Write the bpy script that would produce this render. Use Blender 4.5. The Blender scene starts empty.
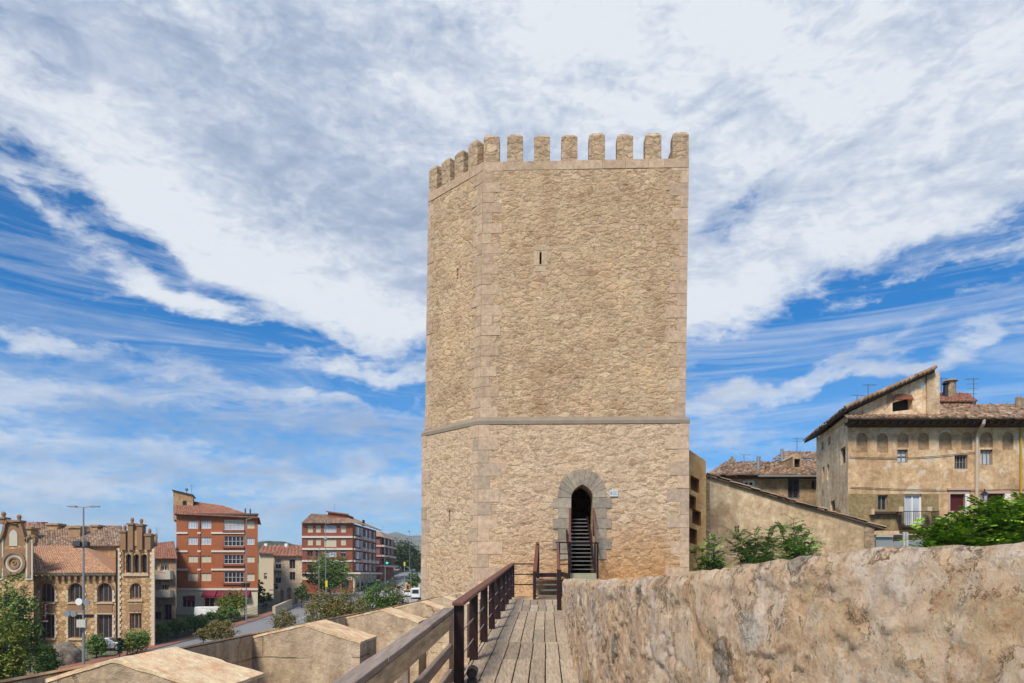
import bpy, bmesh, math, random
from mathutils import Vector, noise as mn
random.seed(7)
R = math.radians
F = 720.0; CX = 512.0; HOR = 575.0; EYE = 1.6
SL = 0.0486; AX = 0.0458           # deck rises and bears slightly right
scene = bpy.context.scene
COL = scene.collection

def X(px, d): return (px - CX) / F * d
def Z(py, d): return EYE + (HOR - py) / F * d
def P(px, py, d): return Vector((X(px, d), d, Z(py, d)))
def U(u, d, z): return Vector((u + AX * d, d, z))      # u = offset from the deck axis
def zd(d): return SL * d
def gz(y): # street level of the town on the left
    if y < 45: return EYE - 11.1
    if y < 250: return EYE - 13.9 + .062 * y
    if y < 420: return EYE + 1.6 + .03 * (y - 250)
    return EYE + 6.7

# ------------------------------------------------------------------ materials
class NT:
    def __init__(s, tree): s.t = tree; s.n = tree.nodes; s.l = tree.links
    def new(s, typ, **k):
        n = s.n.new(typ)
        for a, b in k.items(): setattr(n, a, b)
        return n
    def put(s, sock, v):
        if v is None: return
        if isinstance(v, bpy.types.NodeSocket): s.l.new(v, sock)
        else:
            if isinstance(v, (tuple, list)) and len(v) == 3 and sock.type == 'RGBA': v = (*v, 1)
            sock.default_value = v
    def m(s, op, a, b=None, c=None, clamp=False):
        n = s.new('ShaderNodeMath', operation=op, use_clamp=clamp)
        s.put(n.inputs[0], a); s.put(n.inputs[1], b)
        if c is not None: s.put(n.inputs[2], c)
        return n.outputs[0]
    def vm(s, op, a, b=None):
        n = s.new('ShaderNodeVectorMath', operation=op)
        s.put(n.inputs[0], a)
        if b is not None: s.put(n.inputs[3 if op == 'SCALE' else 1], b)
        return n.outputs[0]
    def mix(s, f, a, b, mode='MIX'):
        n = s.new('ShaderNodeMix', data_type='RGBA', blend_type=mode, clamp_factor=True)
        s.put(n.inputs[0], f); s.put(n.inputs[6], a); s.put(n.inputs[7], b)
        return n.outputs[2]
    def noise(s, vec, scale, detail=4, rough=.55, dist=0, out=0):
        n = s.new('ShaderNodeTexNoise')
        s.put(n.inputs['Vector'], vec); n.inputs['Scale'].default_value = scale
        n.inputs['Detail'].default_value = detail; n.inputs['Roughness'].default_value = rough
        n.inputs['Distortion'].default_value = dist
        return n.outputs[out]
    def vor(s, vec, scale, feat='F1', out=0, rnd=1):
        n = s.new('ShaderNodeTexVoronoi', feature=feat)
        s.put(n.inputs['Vector'], vec); n.inputs['Scale'].default_value = scale
        n.inputs['Randomness'].default_value = rnd
        return n.outputs[out]
    def ramp(s, f, stops, interp='LINEAR'):
        n = s.new('ShaderNodeValToRGB'); cr = n.color_ramp; cr.interpolation = interp
        while len(cr.elements) < len(stops): cr.elements.new(.5)
        for e, (p, c) in zip(cr.elements, stops):
            e.position = p
            e.color = (c, c, c, 1) if isinstance(c, (int, float)) else (*c, 1)
        s.put(n.inputs[0], f); return n.outputs[0]
    def pos(s, sc=(1, 1, 1)):
        g = s.new('ShaderNodeNewGeometry')
        mp = s.new('ShaderNodeMapping'); s.l.new(g.outputs['Position'], mp.inputs[0])
        mp.inputs['Scale'].default_value = sc
        return mp.outputs[0]
    def island(s): return s.new('ShaderNodeNewGeometry').outputs['Random Per Island']
    def bump(s, h, st=.5, dist=.02, nrm=None):
        n = s.new('ShaderNodeBump'); n.inputs['Strength'].default_value = st
        n.inputs['Distance'].default_value = dist
        s.put(n.inputs['Height'], h)
        if nrm is not None: s.put(n.inputs['Normal'], nrm)
        return n.outputs[0]

MATS = {}
BR = random.Random(99)
def material(name, fn):
    if name in MATS: return MATS[name]
    m = bpy.data.materials.new(name); m.use_nodes = True
    nt = NT(m.node_tree); bs = nt.n['Principled BSDF']
    r = fn(nt)
    nt.put(bs.inputs['Base Color'], r.get('c', (.5, .5, .5)))
    nt.put(bs.inputs['Roughness'], r.get('r', .85))
    if 'n' in r: nt.put(bs.inputs['Normal'], r['n'])
    if 'm' in r: nt.put(bs.inputs['Metallic'], r['m'])
    if 's' in r: bs.inputs['Specular IOR Level'].default_value = r['s']
    if 'e' in r:
        nt.put(bs.inputs['Emission Color'], r['e']); bs.inputs['Emission Strength'].default_value = r.get('es', 1)
    MATS[name] = m
    return m

def mul(c, k): return tuple(min(1, x * k) for x in c)
def warm(c): return (min(.85, c[0]*1.05), c[1]*.955, c[2]*.83)

def rubble(name, pal, mortar, sc=(2.4, 2.4, 4.2), mw=.07, bump=.6, bd=.04, stain=.35, warp=.25, band=None, mcover=.5):
    pal = [(c[0]*.94, c[1]*.895, c[2]*.855) for c in pal]; mortar = (mortar[0]*.97, mortar[1]*.93, mortar[2]*.90)
    def fn(t):
        p = t.pos(sc)
        w = t.vm('SUBTRACT', t.noise(p, 1.3, 4, .6, out=1), (.5, .5, .5))
        q = t.vm('ADD', p, t.vm('SCALE', w, warp * 2.6))
        e = t.vor(q, 1, 'DISTANCE_TO_EDGE'); f1 = t.vor(q, 1, 'F1', 0)
        cell = t.vor(q, 1, 'F1', 1)
        sep = t.new('ShaderNodeSeparateColor'); t.put(sep.inputs[0], cell)
        med = t.noise(t.pos((1, 1, 1.5)), 5.5, 6, .7, .3)
        fine = t.noise(t.pos((1, 1, 1.4)), 17, 6, .72)
        # stones are rounded and partly smeared over with mortar
        e2 = t.m('ADD', e, t.m('ADD', t.m('MULTIPLY', t.m('SUBTRACT', med, .5), .42), t.m('MULTIPLY', t.m('SUBTRACT', sep.outputs[2], .5), .10)))
        mask = t.ramp(e2, [(max(0, mw - .03), 0), (mw + .10, 1)])
        smear = t.ramp(t.noise(t.pos((1, 1, 1.3)), 1.9, 5, .65, .5), [(.46, 1), (.62, 1 - mcover)])
        maskc = t.m('MULTIPLY', mask, smear)
        stops = [(i / max(1, len(pal) - 1), c) for i, c in enumerate(pal)]
        col = t.ramp(sep.outputs[0], stops, 'CONSTANT' if False else 'LINEAR')
        col = t.mix(.75, col, t.ramp(med, [(.3, .30), (.5, .5), (.7, .66)]), 'OVERLAY')
        mor = t.mix(.7, mortar, t.ramp(fine, [(.3, .32), (.5, .5), (.7, .68)]), 'OVERLAY')
        col = t.mix(maskc, mor, col)
        col = t.mix(.5, col, t.ramp(fine, [(.28, .25), (.5, .5), (.72, .75)]), 'OVERLAY')
        big = t.noise(t.pos((1, 1, .8)), .5, 6, .7)
        col = t.mix(stain, col, t.ramp(big, [(.3, (.36, .33, .30)), (.5, (.5, .5, .5)), (.7, (.66, .61, .54))]), 'OVERLAY')
        pit = t.ramp(t.noise(t.pos((1, 1, 1.8)), 3.4, 5, .72, .5), [(.30, 1), (.36, 0)])
        col = t.mix(t.m('MULTIPLY', pit, .6), col, mul(pal[0], .38))
        gap = t.ramp(e2, [(mw - .05, 1), (mw + .01, 0)])
        col = t.mix(t.m('MULTIPLY', t.m('MULTIPLY', gap, t.ramp(med, [(.4, 1), (.55, 0)])), .55), col, mul(pal[0], .45))
        if band:
            g = t.new('ShaderNodeSeparateXYZ'); t.put(g.inputs[0], t.pos())
            zz = t.m('ADD', g.outputs[2], t.m('MULTIPLY', t.m('SUBTRACT', t.noise(t.pos(), .8, 4), .5), 1.6))
            f = t.ramp(t.m('DIVIDE', t.m('SUBTRACT', zz, band[0]), band[1]), [(0, 1), (1, 0)])
            xx = t.ramp(t.m('DIVIDE', t.m('ADD', g.outputs[0], .8), 5.0), [(0, .2), (.6, 1)])
            col = t.mix(t.m('MULTIPLY', t.m('MULTIPLY', f, xx), .8), col, t.mix(1, col, band[2], 'MULTIPLY'))
        h = t.m('ADD', t.m('MULTIPLY', maskc, .55), t.m('MULTIPLY', med, .9))
        h = t.m('ADD', h, t.m('MULTIPLY', fine, .35))
        h = t.m('ADD', h, t.m('MULTIPLY', sep.outputs[1], .3))
        h = t.m('SUBTRACT', h, t.m('MULTIPLY', pit, .6))
        return dict(c=col, r=.93, n=t.bump(h, bump, bd), s=.2)
    return material(name, fn)

def plaster(name, base, dark, light, sc=.7, bump=.25, streak=.4, patch=None, fine=20):
    base, dark, light = warm(base), warm(dark), warm(light)
    def fn(t):
        p = t.pos()
        a = t.noise(p, sc, 7, .68, .4)
        b = t.noise(t.pos((1.6, 1.6, .22)), 1.6, 5, .65)
        col = t.ramp(a, [(.34, dark), (.48, base), (.64, light)])
        m2 = t.noise(p, sc*5, 6, .7, .5)
        col = t.mix(.85, col, t.ramp(m2, [(.3, .25), (.5, .5), (.68, .74)]), 'OVERLAY')
        col = t.mix(t.m('MULTIPLY', t.ramp(b, [(.42, 0), (.68, 1)]), streak), col, mul(dark, .75))
        f = t.noise(p, fine, 5, .7)
        col = t.mix(.4, col, t.ramp(f, [(.3, .32), (.7, .68)]), 'OVERLAY')
        if patch:
            pm = t.ramp(t.noise(p, patch[1], 5, .6, .8), [(patch[2], 0), (patch[2] + .03, 1)])
            col = t.mix(pm, col, patch[0])
        return dict(c=col, r=.92, n=t.bump(t.m('ADD', f, t.m('MULTIPLY', a, 1.5)), bump, .03), s=.2)
    return material(name, fn)

def perisland(name, cols, rough=.85, grain=None, gscale=8, bump=.3, amt=.4):
    def fn(t):
        c = t.ramp(t.island(), [(i / max(1, len(cols) - 1), x) for i, x in enumerate(cols)])
        p = t.pos(grain or (1, 1, 1))
        n = t.noise(p, gscale, 6, .7)
        c = t.mix(amt, c, t.ramp(n, [(.3, .25), (.7, .75)]), 'OVERLAY')
        return dict(c=c, r=rough, n=t.bump(n, bump, .015), s=.25)
    return material(name, fn)

def brick(name, c1, c2, mortar, axis='x', sc=1.0):
    def fn(t):
        g = t.new('ShaderNodeSeparateXYZ'); t.put(g.inputs[0], t.pos())
        cb = t.new('ShaderNodeCombineXYZ')
        t.put(cb.inputs[0], t.m('ADD', g.outputs[0], g.outputs[1])); t.put(cb.inputs[1], g.outputs[2])
        b = t.new('ShaderNodeTexBrick'); t.put(b.inputs['Vector'], cb.outputs[0])
        b.inputs['Scale'].default_value = 2.0 * sc
        t.put(b.inputs['Color1'], c1); t.put(b.inputs['Color2'], c2); t.put(b.inputs['Mortar'], mortar)
        b.inputs['Mortar Size'].default_value = .012
        n = t.noise(t.pos(), .5, 5, .65)
        col = t.mix(.5, b.outputs[0], t.ramp(n, [(.3, .36), (.7, .6)]), 'OVERLAY')
        return dict(c=col, r=.9, s=.2)
    return material(name, fn)

def plain(name, c, r=.7, m=0, var=.15, sc=6, bump=0, s=.4):
    def fn(t):
        n = t.noise(t.pos(), sc, 5, .65)
        col = t.mix(n, mul(c, 1 - var), mul(c, 1 + var))
        d = dict(c=col, r=r, m=m, s=s)
        if bump: d['n'] = t.bump(n, bump, .01)
        return d
    return material(name, fn)

STONE_UP = rubble('tower_rubble', [(.36, .235, .14), (.56, .41, .265), (.46, .32, .20), (.64, .49, .335), (.42, .285, .18), (.54, .395, .26)], (.56, .425, .285),
                  sc=(3.1, 3.1, 5.3), mw=.09, bump=.7, bd=.05, warp=.3, stain=.8, mcover=.55)
STONE_LOW = rubble('tower_rubble_lower', [(.40, .28, .18), (.64, .49, .345), (.52, .385, .26), (.68, .53, .385), (.46, .33, .21), (.58, .44, .31)], (.64, .49, .345),
                   sc=(2.3, 2.3, 4.1), mw=.12, bump=.75, bd=.05, warp=.3, stain=.4, band=(1.8, 1.7, (.86, .64, .38)), mcover=.4)
DRESSED = perisland('dressed_stone', [(.46, .325, .222), (.51, .37, .258), (.42, .30, .203), (.52, .385, .27), (.46, .33, .225), (.40, .29, .205)], .9, gscale=7, bump=.6, amt=.6)
DRESSED_GREY = perisland('grey_dressed_stone', [(.48, .345, .24), (.54, .395, .275), (.37, .285, .215), (.56, .41, .285), (.49, .355, .245), (.41, .31, .23)], .9, gscale=7, bump=.6, amt=.6)
STRING = plain('string_course_stone', (.26, .21, .16), .9, var=.3, sc=3, bump=.4, s=.2)
def parapet_fn(t):
    p = t.pos()
    a = t.noise(p, 1.3, 8, .68, .4); m2 = t.noise(p, 6, 7, .72, .4); f = t.noise(p, 26, 6, .75)
    st = t.noise(t.pos((2.2, 2.2, .35)), 2.2, 6, .7)
    col = t.ramp(a, [(.34, (.42, .31, .20)), (.5, (.54, .41, .275)), (.66, (.62, .49, .345))])
    col = t.mix(.8, col, t.ramp(m2, [(.3, .28), (.5, .5), (.7, .7)]), 'OVERLAY')
    col = t.mix(.6, col, t.ramp(f, [(.3, .28), (.7, .72)]), 'OVERLAY')
    col = t.mix(t.m('MULTIPLY', t.ramp(st, [(.45, 0), (.65, 1)]), .5), col, (.22, .16, .10))
    g = t.new('ShaderNodeSeparateXYZ'); t.put(g.inputs[0], t.vm('ADD', p, t.vm('SCALE', t.vm('SUBTRACT', t.noise(p, 2.5, 4, out=1), (.5, .5, .5)), .05)))
    cb = t.new('ShaderNodeCombineXYZ'); t.put(cb.inputs[0], t.m('ADD', g.outputs[0], g.outputs[1])); t.put(cb.inputs[1], g.outputs[2])
    b = t.new('ShaderNodeTexBrick'); t.put(b.inputs['Vector'], cb.outputs[0]); b.inputs['Scale'].default_value = 1
    b.inputs['Brick Width'].default_value = 1.1; b.inputs['Row Height'].default_value = .34; b.inputs['Mortar Size'].default_value = .008; b.inputs['Mortar Smooth'].default_value = .6
    ln = t.m('MULTIPLY', b.outputs['Fac'], t.ramp(t.noise(p, 3.3, 3), [(.46, 0), (.6, 1)]))
    cr = t.vor(t.vm('ADD', p, t.vm('SCALE', t.vm('SUBTRACT', t.noise(p, 5, 5, out=1), (.5, .5, .5)), .3)), 1.1, 'DISTANCE_TO_EDGE')
    crm = t.m('MULTIPLY', t.ramp(cr, [(.002, 1), (.010, 0)]), t.ramp(t.noise(p, 1.7, 3), [(.5, 0), (.56, 1)]))
    k = t.m('MAXIMUM', ln, crm)
    col = t.mix(t.m('MULTIPLY', k, .6), col, (.14, .09, .055))
    h = t.m('SUBTRACT', t.m('ADD', t.m('MULTIPLY', f, .5), m2), t.m('MULTIPLY', k, .6))
    return dict(c=col, r=.93, n=t.bump(h, .8, .02), s=.2)
PARAPET = material('parapet_render', parapet_fn)
LIT_TOP = plaster('lit_top_render', (.68, .54, .38), (.56, .43, .29), (.78, .64, .47), sc=2.0, bump=.45, streak=.1, fine=30)  # paler than the parapet render: light on upward faces put into the colour

def rough_wall(t):
    p = t.pos()
    w = t.vm('SUBTRACT', t.noise(p, 4.5, 7, .68, out=1), (.5, .5, .5))
    pw = t.vm('ADD', t.pos((1, 1, .62)), t.vm('SCALE', w, .22))
    a = t.noise(p, 1.3, 5, .6, .4)
    lay1 = t.noise(pw, 2.6, 9, .66, .5)          # flaked skins of plaster, crisp edges
    lay2 = t.noise(t.vm('ADD', pw, (7, 3, 1)), 4.6, 9, .7, .4)
    f1 = t.ramp(lay1, [(.497, 0), (.507, 1)])
    f2 = t.ramp(lay2, [(.545, 0), (.553, 1)])
    f3 = t.ramp(t.noise(t.vm('ADD', pw, (1, 8, 4)), 9, 8, .7, .3), [(.55, 0), (.56, 1)])
    base = t.ramp(a, [(.35, (.78, .49, .28)), (.5, (.86, .58, .36)), (.65, (.82, .55, .36))])
    skin = t.ramp(a, [(.35, (.88, .61, .39)), (.5, (.90, .66, .45)), (.65, (.90, .72, .54))])
    col = t.mix(f1, base, skin)
    col = t.mix(t.m('MULTIPLY', f2, .55), col, (.85, .66, .48))
    col = t.mix(t.m('MULTIPLY', f3, .35), col, (.62, .38, .22))
    b = t.noise(t.pos((1, 1, .6)), 11, 10, .8, .4)
    col = t.mix(.75, col, t.ramp(b, [(.3, .30), (.48, .54), (.66, .72)]), 'OVERLAY')
    c2 = t.noise(p, 55, 6, .75)
    col = t.mix(.5, col, t.ramp(c2, [(.3, .25), (.7, .75)]), 'OVERLAY')
    # exposed stones: grey, crisp outline
    q = t.vm('ADD', t.pos((1, 1, .85)), t.vm('SCALE', w, .30))
    cell = t.new('ShaderNodeSeparateColor'); t.put(cell.inputs[0], t.vor(q, 3.4, 'F1', 1))
    d = t.vor(q, 3.4, 'F1', 0)
    pick = t.m('GREATER_THAN', cell.outputs[0], .89)
    blob = t.m('MULTIPLY', t.ramp(d, [(.36, 1), (.39, 0)]), pick)
    rim = t.m('MULTIPLY', t.ramp(d, [(.34, 0), (.375, 1), (.385, 1), (.42, 0)]), pick)
    grey = t.ramp(t.noise(p, 40, 9, .8), [(.36, (.13, .10, .07)), (.46, (.40, .32, .23)), (.60, (.66, .60, .52))])
    col = t.mix(t.m('MULTIPLY', blob, .9), col, grey)
    pick2 = t.m('LESS_THAN', cell.outputs[1], .12)
    blob2 = t.m('MULTIPLY', t.ramp(d, [(.30, 1), (.33, 0)]), pick2)
    col = t.mix(t.m('MULTIPLY', blob2, .8), col, t.ramp(t.noise(p, 30, 8, .75), [(.38, (.56, .45, .33)), (.55, (.88, .80, .70))]))
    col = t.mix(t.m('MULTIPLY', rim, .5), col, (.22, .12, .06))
    # shadow lines painted dark along broken flake edges, and short fissures
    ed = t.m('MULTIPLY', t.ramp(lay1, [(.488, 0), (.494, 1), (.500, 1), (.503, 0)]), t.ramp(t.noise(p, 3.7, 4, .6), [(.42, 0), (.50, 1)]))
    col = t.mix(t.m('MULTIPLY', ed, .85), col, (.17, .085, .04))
    pits = t.ramp(t.noise(t.pos((1, 1, .55)), 30, 7, .75, .5), [(.355, 1), (.395, 0)])
    col = t.mix(t.m('MULTIPLY', pits, .65), col, (.25, .14, .075))
    h = t.m('ADD', t.m('MULTIPLY', c2, .22), t.m('MULTIPLY', b, 1.1))
    h = t.m('ADD', h, t.m('ADD', t.m('MULTIPLY', f1, .32), t.m('ADD', t.m('MULTIPLY', f2, .28), t.m('MULTIPLY', f3, -.15))))
    h = t.m('SUBTRACT', h, t.m('ADD', t.m('MULTIPLY', ed, .3), t.m('ADD', t.m('MULTIPLY', rim, .35), t.m('MULTIPLY', pits, .3))))
    return dict(c=col, r=.95, n=t.bump(h, 1.0, .05), s=.15)
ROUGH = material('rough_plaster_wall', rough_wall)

WOOD = perisland('weathered_planks', [(.31, .245, .175), (.40, .32, .235), (.25, .20, .145), (.35, .28, .205), (.43, .35, .26), (.28, .23, .175)], .85, grain=(16, 1.1, 16), gscale=2.4, bump=.8, amt=.85)
GREYWOOD = perisland('grey_weathered_wood', [(.22, .17, .14), (.30, .24, .20)], .85, grain=(14, .8, 14), gscale=2.2, bump=.6, amt=.6)
PALEWOOD = perisland('peeling_pale_wood', [(.50, .40, .27), (.42, .32, .2)], .85, grain=(6, 1.2, 9), gscale=2.0, bump=.6, amt=.95)
REDMETAL = plain('dark_red_painted_metal', (.020, .0065, .0065), .45, 0, .2, 5)
REDWOOD = plain('brown_red_handrail', (.14, .052, .037), .55, 0, .25, 5)
BLACKM = plain('black_metal', (.015, .014, .014), .45)
GREYM = plain('galvanised_metal', (.26, .27, .28), .5, .3)
TREAD = plain('grey_stair_tread', (.15, .148, .135), .9)
LEDGE = plain('pale_green_base', (.30, .31, .22), .8)
WHITEP = plain('white_paint', (.72, .72, .70), .6, var=.06)
CREAM = plain('cream_paint', (.58, .52, .38), .8, var=.08)
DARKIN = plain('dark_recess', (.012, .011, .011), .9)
ANTENNA = plain('antenna_metal', (.12, .12, .13), .5)
def glassf(c):
    def fn(t):
        n = t.noise(t.pos(), .9, 3)
        return dict(c=t.mix(n, mul(c, .5), mul(c, 1.4)), r=.25, s=.3)
    return fn
GLASS = material('window_glass', glassf((.03, .033, .04)))
GLASSP = material('pale_curtained_glass', glassf((.42, .45, .50)))
SHUT = plain('cream_shutter', (.52, .47, .34), .7, var=.1)
MAROON = plain('maroon_shutter', (.10, .018, .02), .7, var=.15)
AWN = plain('maroon_awning', (.15, .008, .03), .8, var=.15)
TILE = perisland('clay_roof_tiles', [(.40, .28, .19), (.18, .105, .065), (.33, .20, .125), (.24, .145, .09), (.42, .30, .21), (.13, .09, .065), (.32, .24, .18)], .9, gscale=9, bump=.4)
TILERED = perisland('red_roof_tiles', [(.22, .09, .055), (.34, .15, .095), (.27, .12, .08), (.38, .19, .13)], .9, gscale=5)
TILELIGHT = perisland('light_terracotta_tiles', [(.36, .19, .11), (.46, .27, .165), (.40, .22, .13), (.50, .31, .2)], .9, gscale=3)
BRICKRED = brick('orange_red_brick', (.37, .115, .045), (.31, .095, .04), (.32, .16, .09))
BRICKDK = brick('dark_red_brick', (.28, .08, .045), (.22, .065, .04), (.25, .13, .09))
PALSTONE = rubble('palace_rubble', [(.30, .175, .085), (.66, .46, .26), (.44, .28, .145), (.74, .54, .32), (.50, .32, .165)], (.40, .255, .13), sc=(1.7, 1.7, 2.4), mw=.07, bump=.6, bd=.05, stain=.2, mcover=.1)
PALBRICK = plain('palace_moulded_brick', (.27, .155, .085), .9, var=.25, sc=2.5)
PALTRIM = plain('palace_pale_trim', (.50, .39, .26), .9, var=.2, sc=3)
PALQ = perisland('pale_block_stone', [(.56, .44, .30), (.66, .54, .38), (.50, .38, .25)], .9, gscale=3)
PALWHITE = plain('palace_pale_tilework', (.50, .47, .38), .6, var=.15, sc=3)
HOUSEP = plaster('ochre_house_plaster', (.52, .385, .255), (.40, .285, .18), (.61, .48, .345), sc=.55, bump=.5, streak=.55, patch=((.58, .48, .36), .9, .59), fine=9)
HOUSEL = plaster('peeling_house_plaster', (.66, .53, .38), (.50, .37, .25), (.78, .68, .55), sc=.9, bump=.5, streak=.6, patch=((.33, .2, .12), .7, .62), fine=7)
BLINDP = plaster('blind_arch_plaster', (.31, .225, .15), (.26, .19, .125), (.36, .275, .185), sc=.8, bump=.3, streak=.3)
OLIVE = plaster('olive_render', (.235, .195, .11), (.20, .165, .095), (.27, .225, .135), sc=.8, bump=.15, streak=.15)
PINKISH = plain('pinkish_surround', (.46, .32, .25), .9, var=.15, sc=2)
MIDWALL = plaster('grey_brown_plaster', (.38, .295, .20), (.28, .21, .14), (.46, .37, .27), sc=.7, bump=.4, streak=.6, fine=8)
LEANP = plaster('stained_grey_plaster', (.52, .42, .305), (.40, .31, .215), (.62, .53, .41), sc=.5, bump=.4, streak=.5, fine=8)
LEANST = rubble('wall_end_rubble', [(.26, .2, .13), (.36, .28, .19), (.42, .33, .23)], (.30, .23, .15), sc=(3, 3, 4.5), mw=.07)
SANDST = plaster('sandstone_cladding', (.66, .43, .22), (.60, .37, .18), (.70, .48, .26), sc=.5, bump=.2, streak=.15)
SANDIN = plain('brown_shutter_panel', (.14, .07, .03), .8)
TIMBER = plain('dark_eave_timber', (.055, .038, .026), .9, var=.3)
WHITEWALL = plaster('white_town_render', (.52, .46, .37), (.44, .38, .30), (.60, .54, .45), sc=.6, streak=.3)
GREYWALL = plaster('grey_pink_render', (.33, .25, .2), (.28, .2, .16), (.4, .32, .26), sc=.5, streak=.3)
TANWALL = plaster('tan_side_render', (.36, .25, .15), (.30, .2, .12), (.43, .31, .2), sc=.4, streak=.3)
BARK = plain('tree_bark', (.07, .05, .035), .95, var=.35, bump=.5)

# ------------------------------------------------------------------ mesh builder
class MB:
    def __init__(s): s.v = []; s.f = []
    def add(s, vs, fs):
        o = len(s.v); s.v += [Vector(v) for v in vs]; s.f += [tuple(i + o for i in f) for f in fs]; return s
    def quad(s, a, b, c, d): return s.add([a, b, c, d], [(0, 1, 2, 3)])
    def box(s, lo, hi):
        x0, y0, z0 = lo; x1, y1, z1 = hi
        return s.add([(x0,y0,z0),(x1,y0,z0),(x1,y1,z0),(x0,y1,z0),(x0,y0,z1),(x1,y0,z1),(x1,y1,z1),(x0,y1,z1)],
                     [(0,3,2,1),(4,5,6,7),(0,1,5,4),(1,2,6,5),(2,3,7,6),(3,0,4,7)])
    def hexa(s, c):   # 8 corners: 4 bottom ring, 4 top ring
        return s.add(c, [(0,3,2,1),(4,5,6,7),(0,1,5,4),(1,2,6,5),(2,3,7,6),(3,0,4,7)])
    def obox(s, o, ax, ay, az):
        o = Vector(o); ax = Vector(ax); ay = Vector(ay); az = Vector(az)
        return s.hexa([o, o+ax, o+ax+ay, o+ay, o+az, o+ax+az, o+ax+ay+az, o+ay+az])
    def beam(s, a, b, w, h, up=(0, 0, 1)):
        a = Vector(a); b = Vector(b); d = (b - a).normalized(); up = Vector(up)
        sd = d.cross(up)
        if sd.length < 1e-4: sd = d.cross(Vector((0, 1, 0)))
        sd.normalize(); u2 = sd.cross(d).normalized()
        sd *= w / 2; u2 *= h / 2
        return s.hexa([a-sd-u2, a+sd-u2, b+sd-u2, b-sd-u2, a-sd+u2, a+sd+u2, b+sd+u2, b-sd+u2])
    def tube(s, a, b, r0, r1=None, n=8, cap=True):
        r1 = r0 if r1 is None else r1
        a = Vector(a); b = Vector(b); d = (b - a).normalized()
        x = d.orthogonal().normalized(); y = d.cross(x)
        vs = []
        for p, r in ((a, r0), (b, r1)):
            for i in range(n):
                t = 2 * math.pi * i / n; vs.append(p + x * math.cos(t) * r + y * math.sin(t) * r)
        fs = [(i, (i+1) % n, n + (i+1) % n, n + i) for i in range(n)]
        if cap: fs += [tuple(range(n-1, -1, -1)), tuple(range(n, 2*n))]
        return s.add(vs, fs)
    def path(s, pts, rads, n=8):
        for i in range(len(pts) - 1): s.tube(pts[i], pts[i+1], rads[i], rads[i+1], n)
        return s
    def prism(s, poly, vec): # poly list of 3d pts, extruded by vec
        n = len(poly); vec = Vector(vec); poly = [Vector(p) for p in poly]
        return s.add(poly + [p + vec for p in poly],
                     [tuple(range(n)), tuple(range(2*n-1, n-1, -1))] + [(i, n+i, n+(i+1) % n, (i+1) % n) for i in range(n)])
    def ball(s, c, r, nu=10, nv=6, j=0, seed=0):
        c = Vector(c); rr = r if isinstance(r, (tuple, list)) else (r, r, r); vs = []; 
        for k in range(1, nv):
            ph = math.pi * k / nv
            for i in range(nu):
                th = 2 * math.pi * i / nu
                q = Vector((math.sin(ph)*math.cos(th), math.sin(ph)*math.sin(th), math.cos(ph)))
                f = 1 + j * mn.noise(q * 1.7 + Vector((seed, 0, 0)))
                vs.append(c + Vector((q.x*rr[0], q.y*rr[1], q.z*rr[2])) * f)
        vs += [c + Vector((0, 0, rr[2])), c - Vector((0, 0, rr[2]))]
        T = len(vs) - 2; fs = []
        for k in range(nv - 2):
            for i in range(nu):
                a = k*nu+i; b = k*nu+(i+1) % nu; fs.append((a, a+nu, b+nu, b))
        for i in range(nu):
            fs.append((T, i, (i+1) % nu)); fs.append((T+1, (nv-2)*nu+(i+1) % nu, (nv-2)*nu+i))
        return s.add(vs, fs)
    def build(s, name, mat, parent=None, smooth=False, bevel=0):
        me = bpy.data.meshes.new(name)
        off = parent['_o'] if parent is not None else (0, 0, 0)
        off = Vector(off)
        me.from_pydata([tuple(v - off) for v in s.v], [], s.f)
        me.materials.append(mat); me.update()
        if smooth: me.shade_smooth()
        o = bpy.data.objects.new(name, me); COL.objects.link(o)
        if parent is not None:
            root = parent
            o['_o'] = list(off); 
            o.parent = root
        else: o['_o'] = [0, 0, 0]
        if bevel:
            b = o.modifiers.new('bevel', 'BEVEL'); b.width = bevel; b.segments = 2; b.limit_method = 'ANGLE'
        return o

def tag(o, label=None, cat=None, group=None, kind=None):
    if label: o['label'] = label
    if cat: o['category'] = cat
    if group: o['group'] = group
    if kind: o['kind'] = kind
    return o
def thing(name, label, cat, loc, group=None):
    o = bpy.data.objects.new(name, None); COL.objects.link(o); o.location = loc
    o.empty_display_size = .2; o['_o'] = list(loc)
    return tag(o, label, cat, group)

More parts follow.
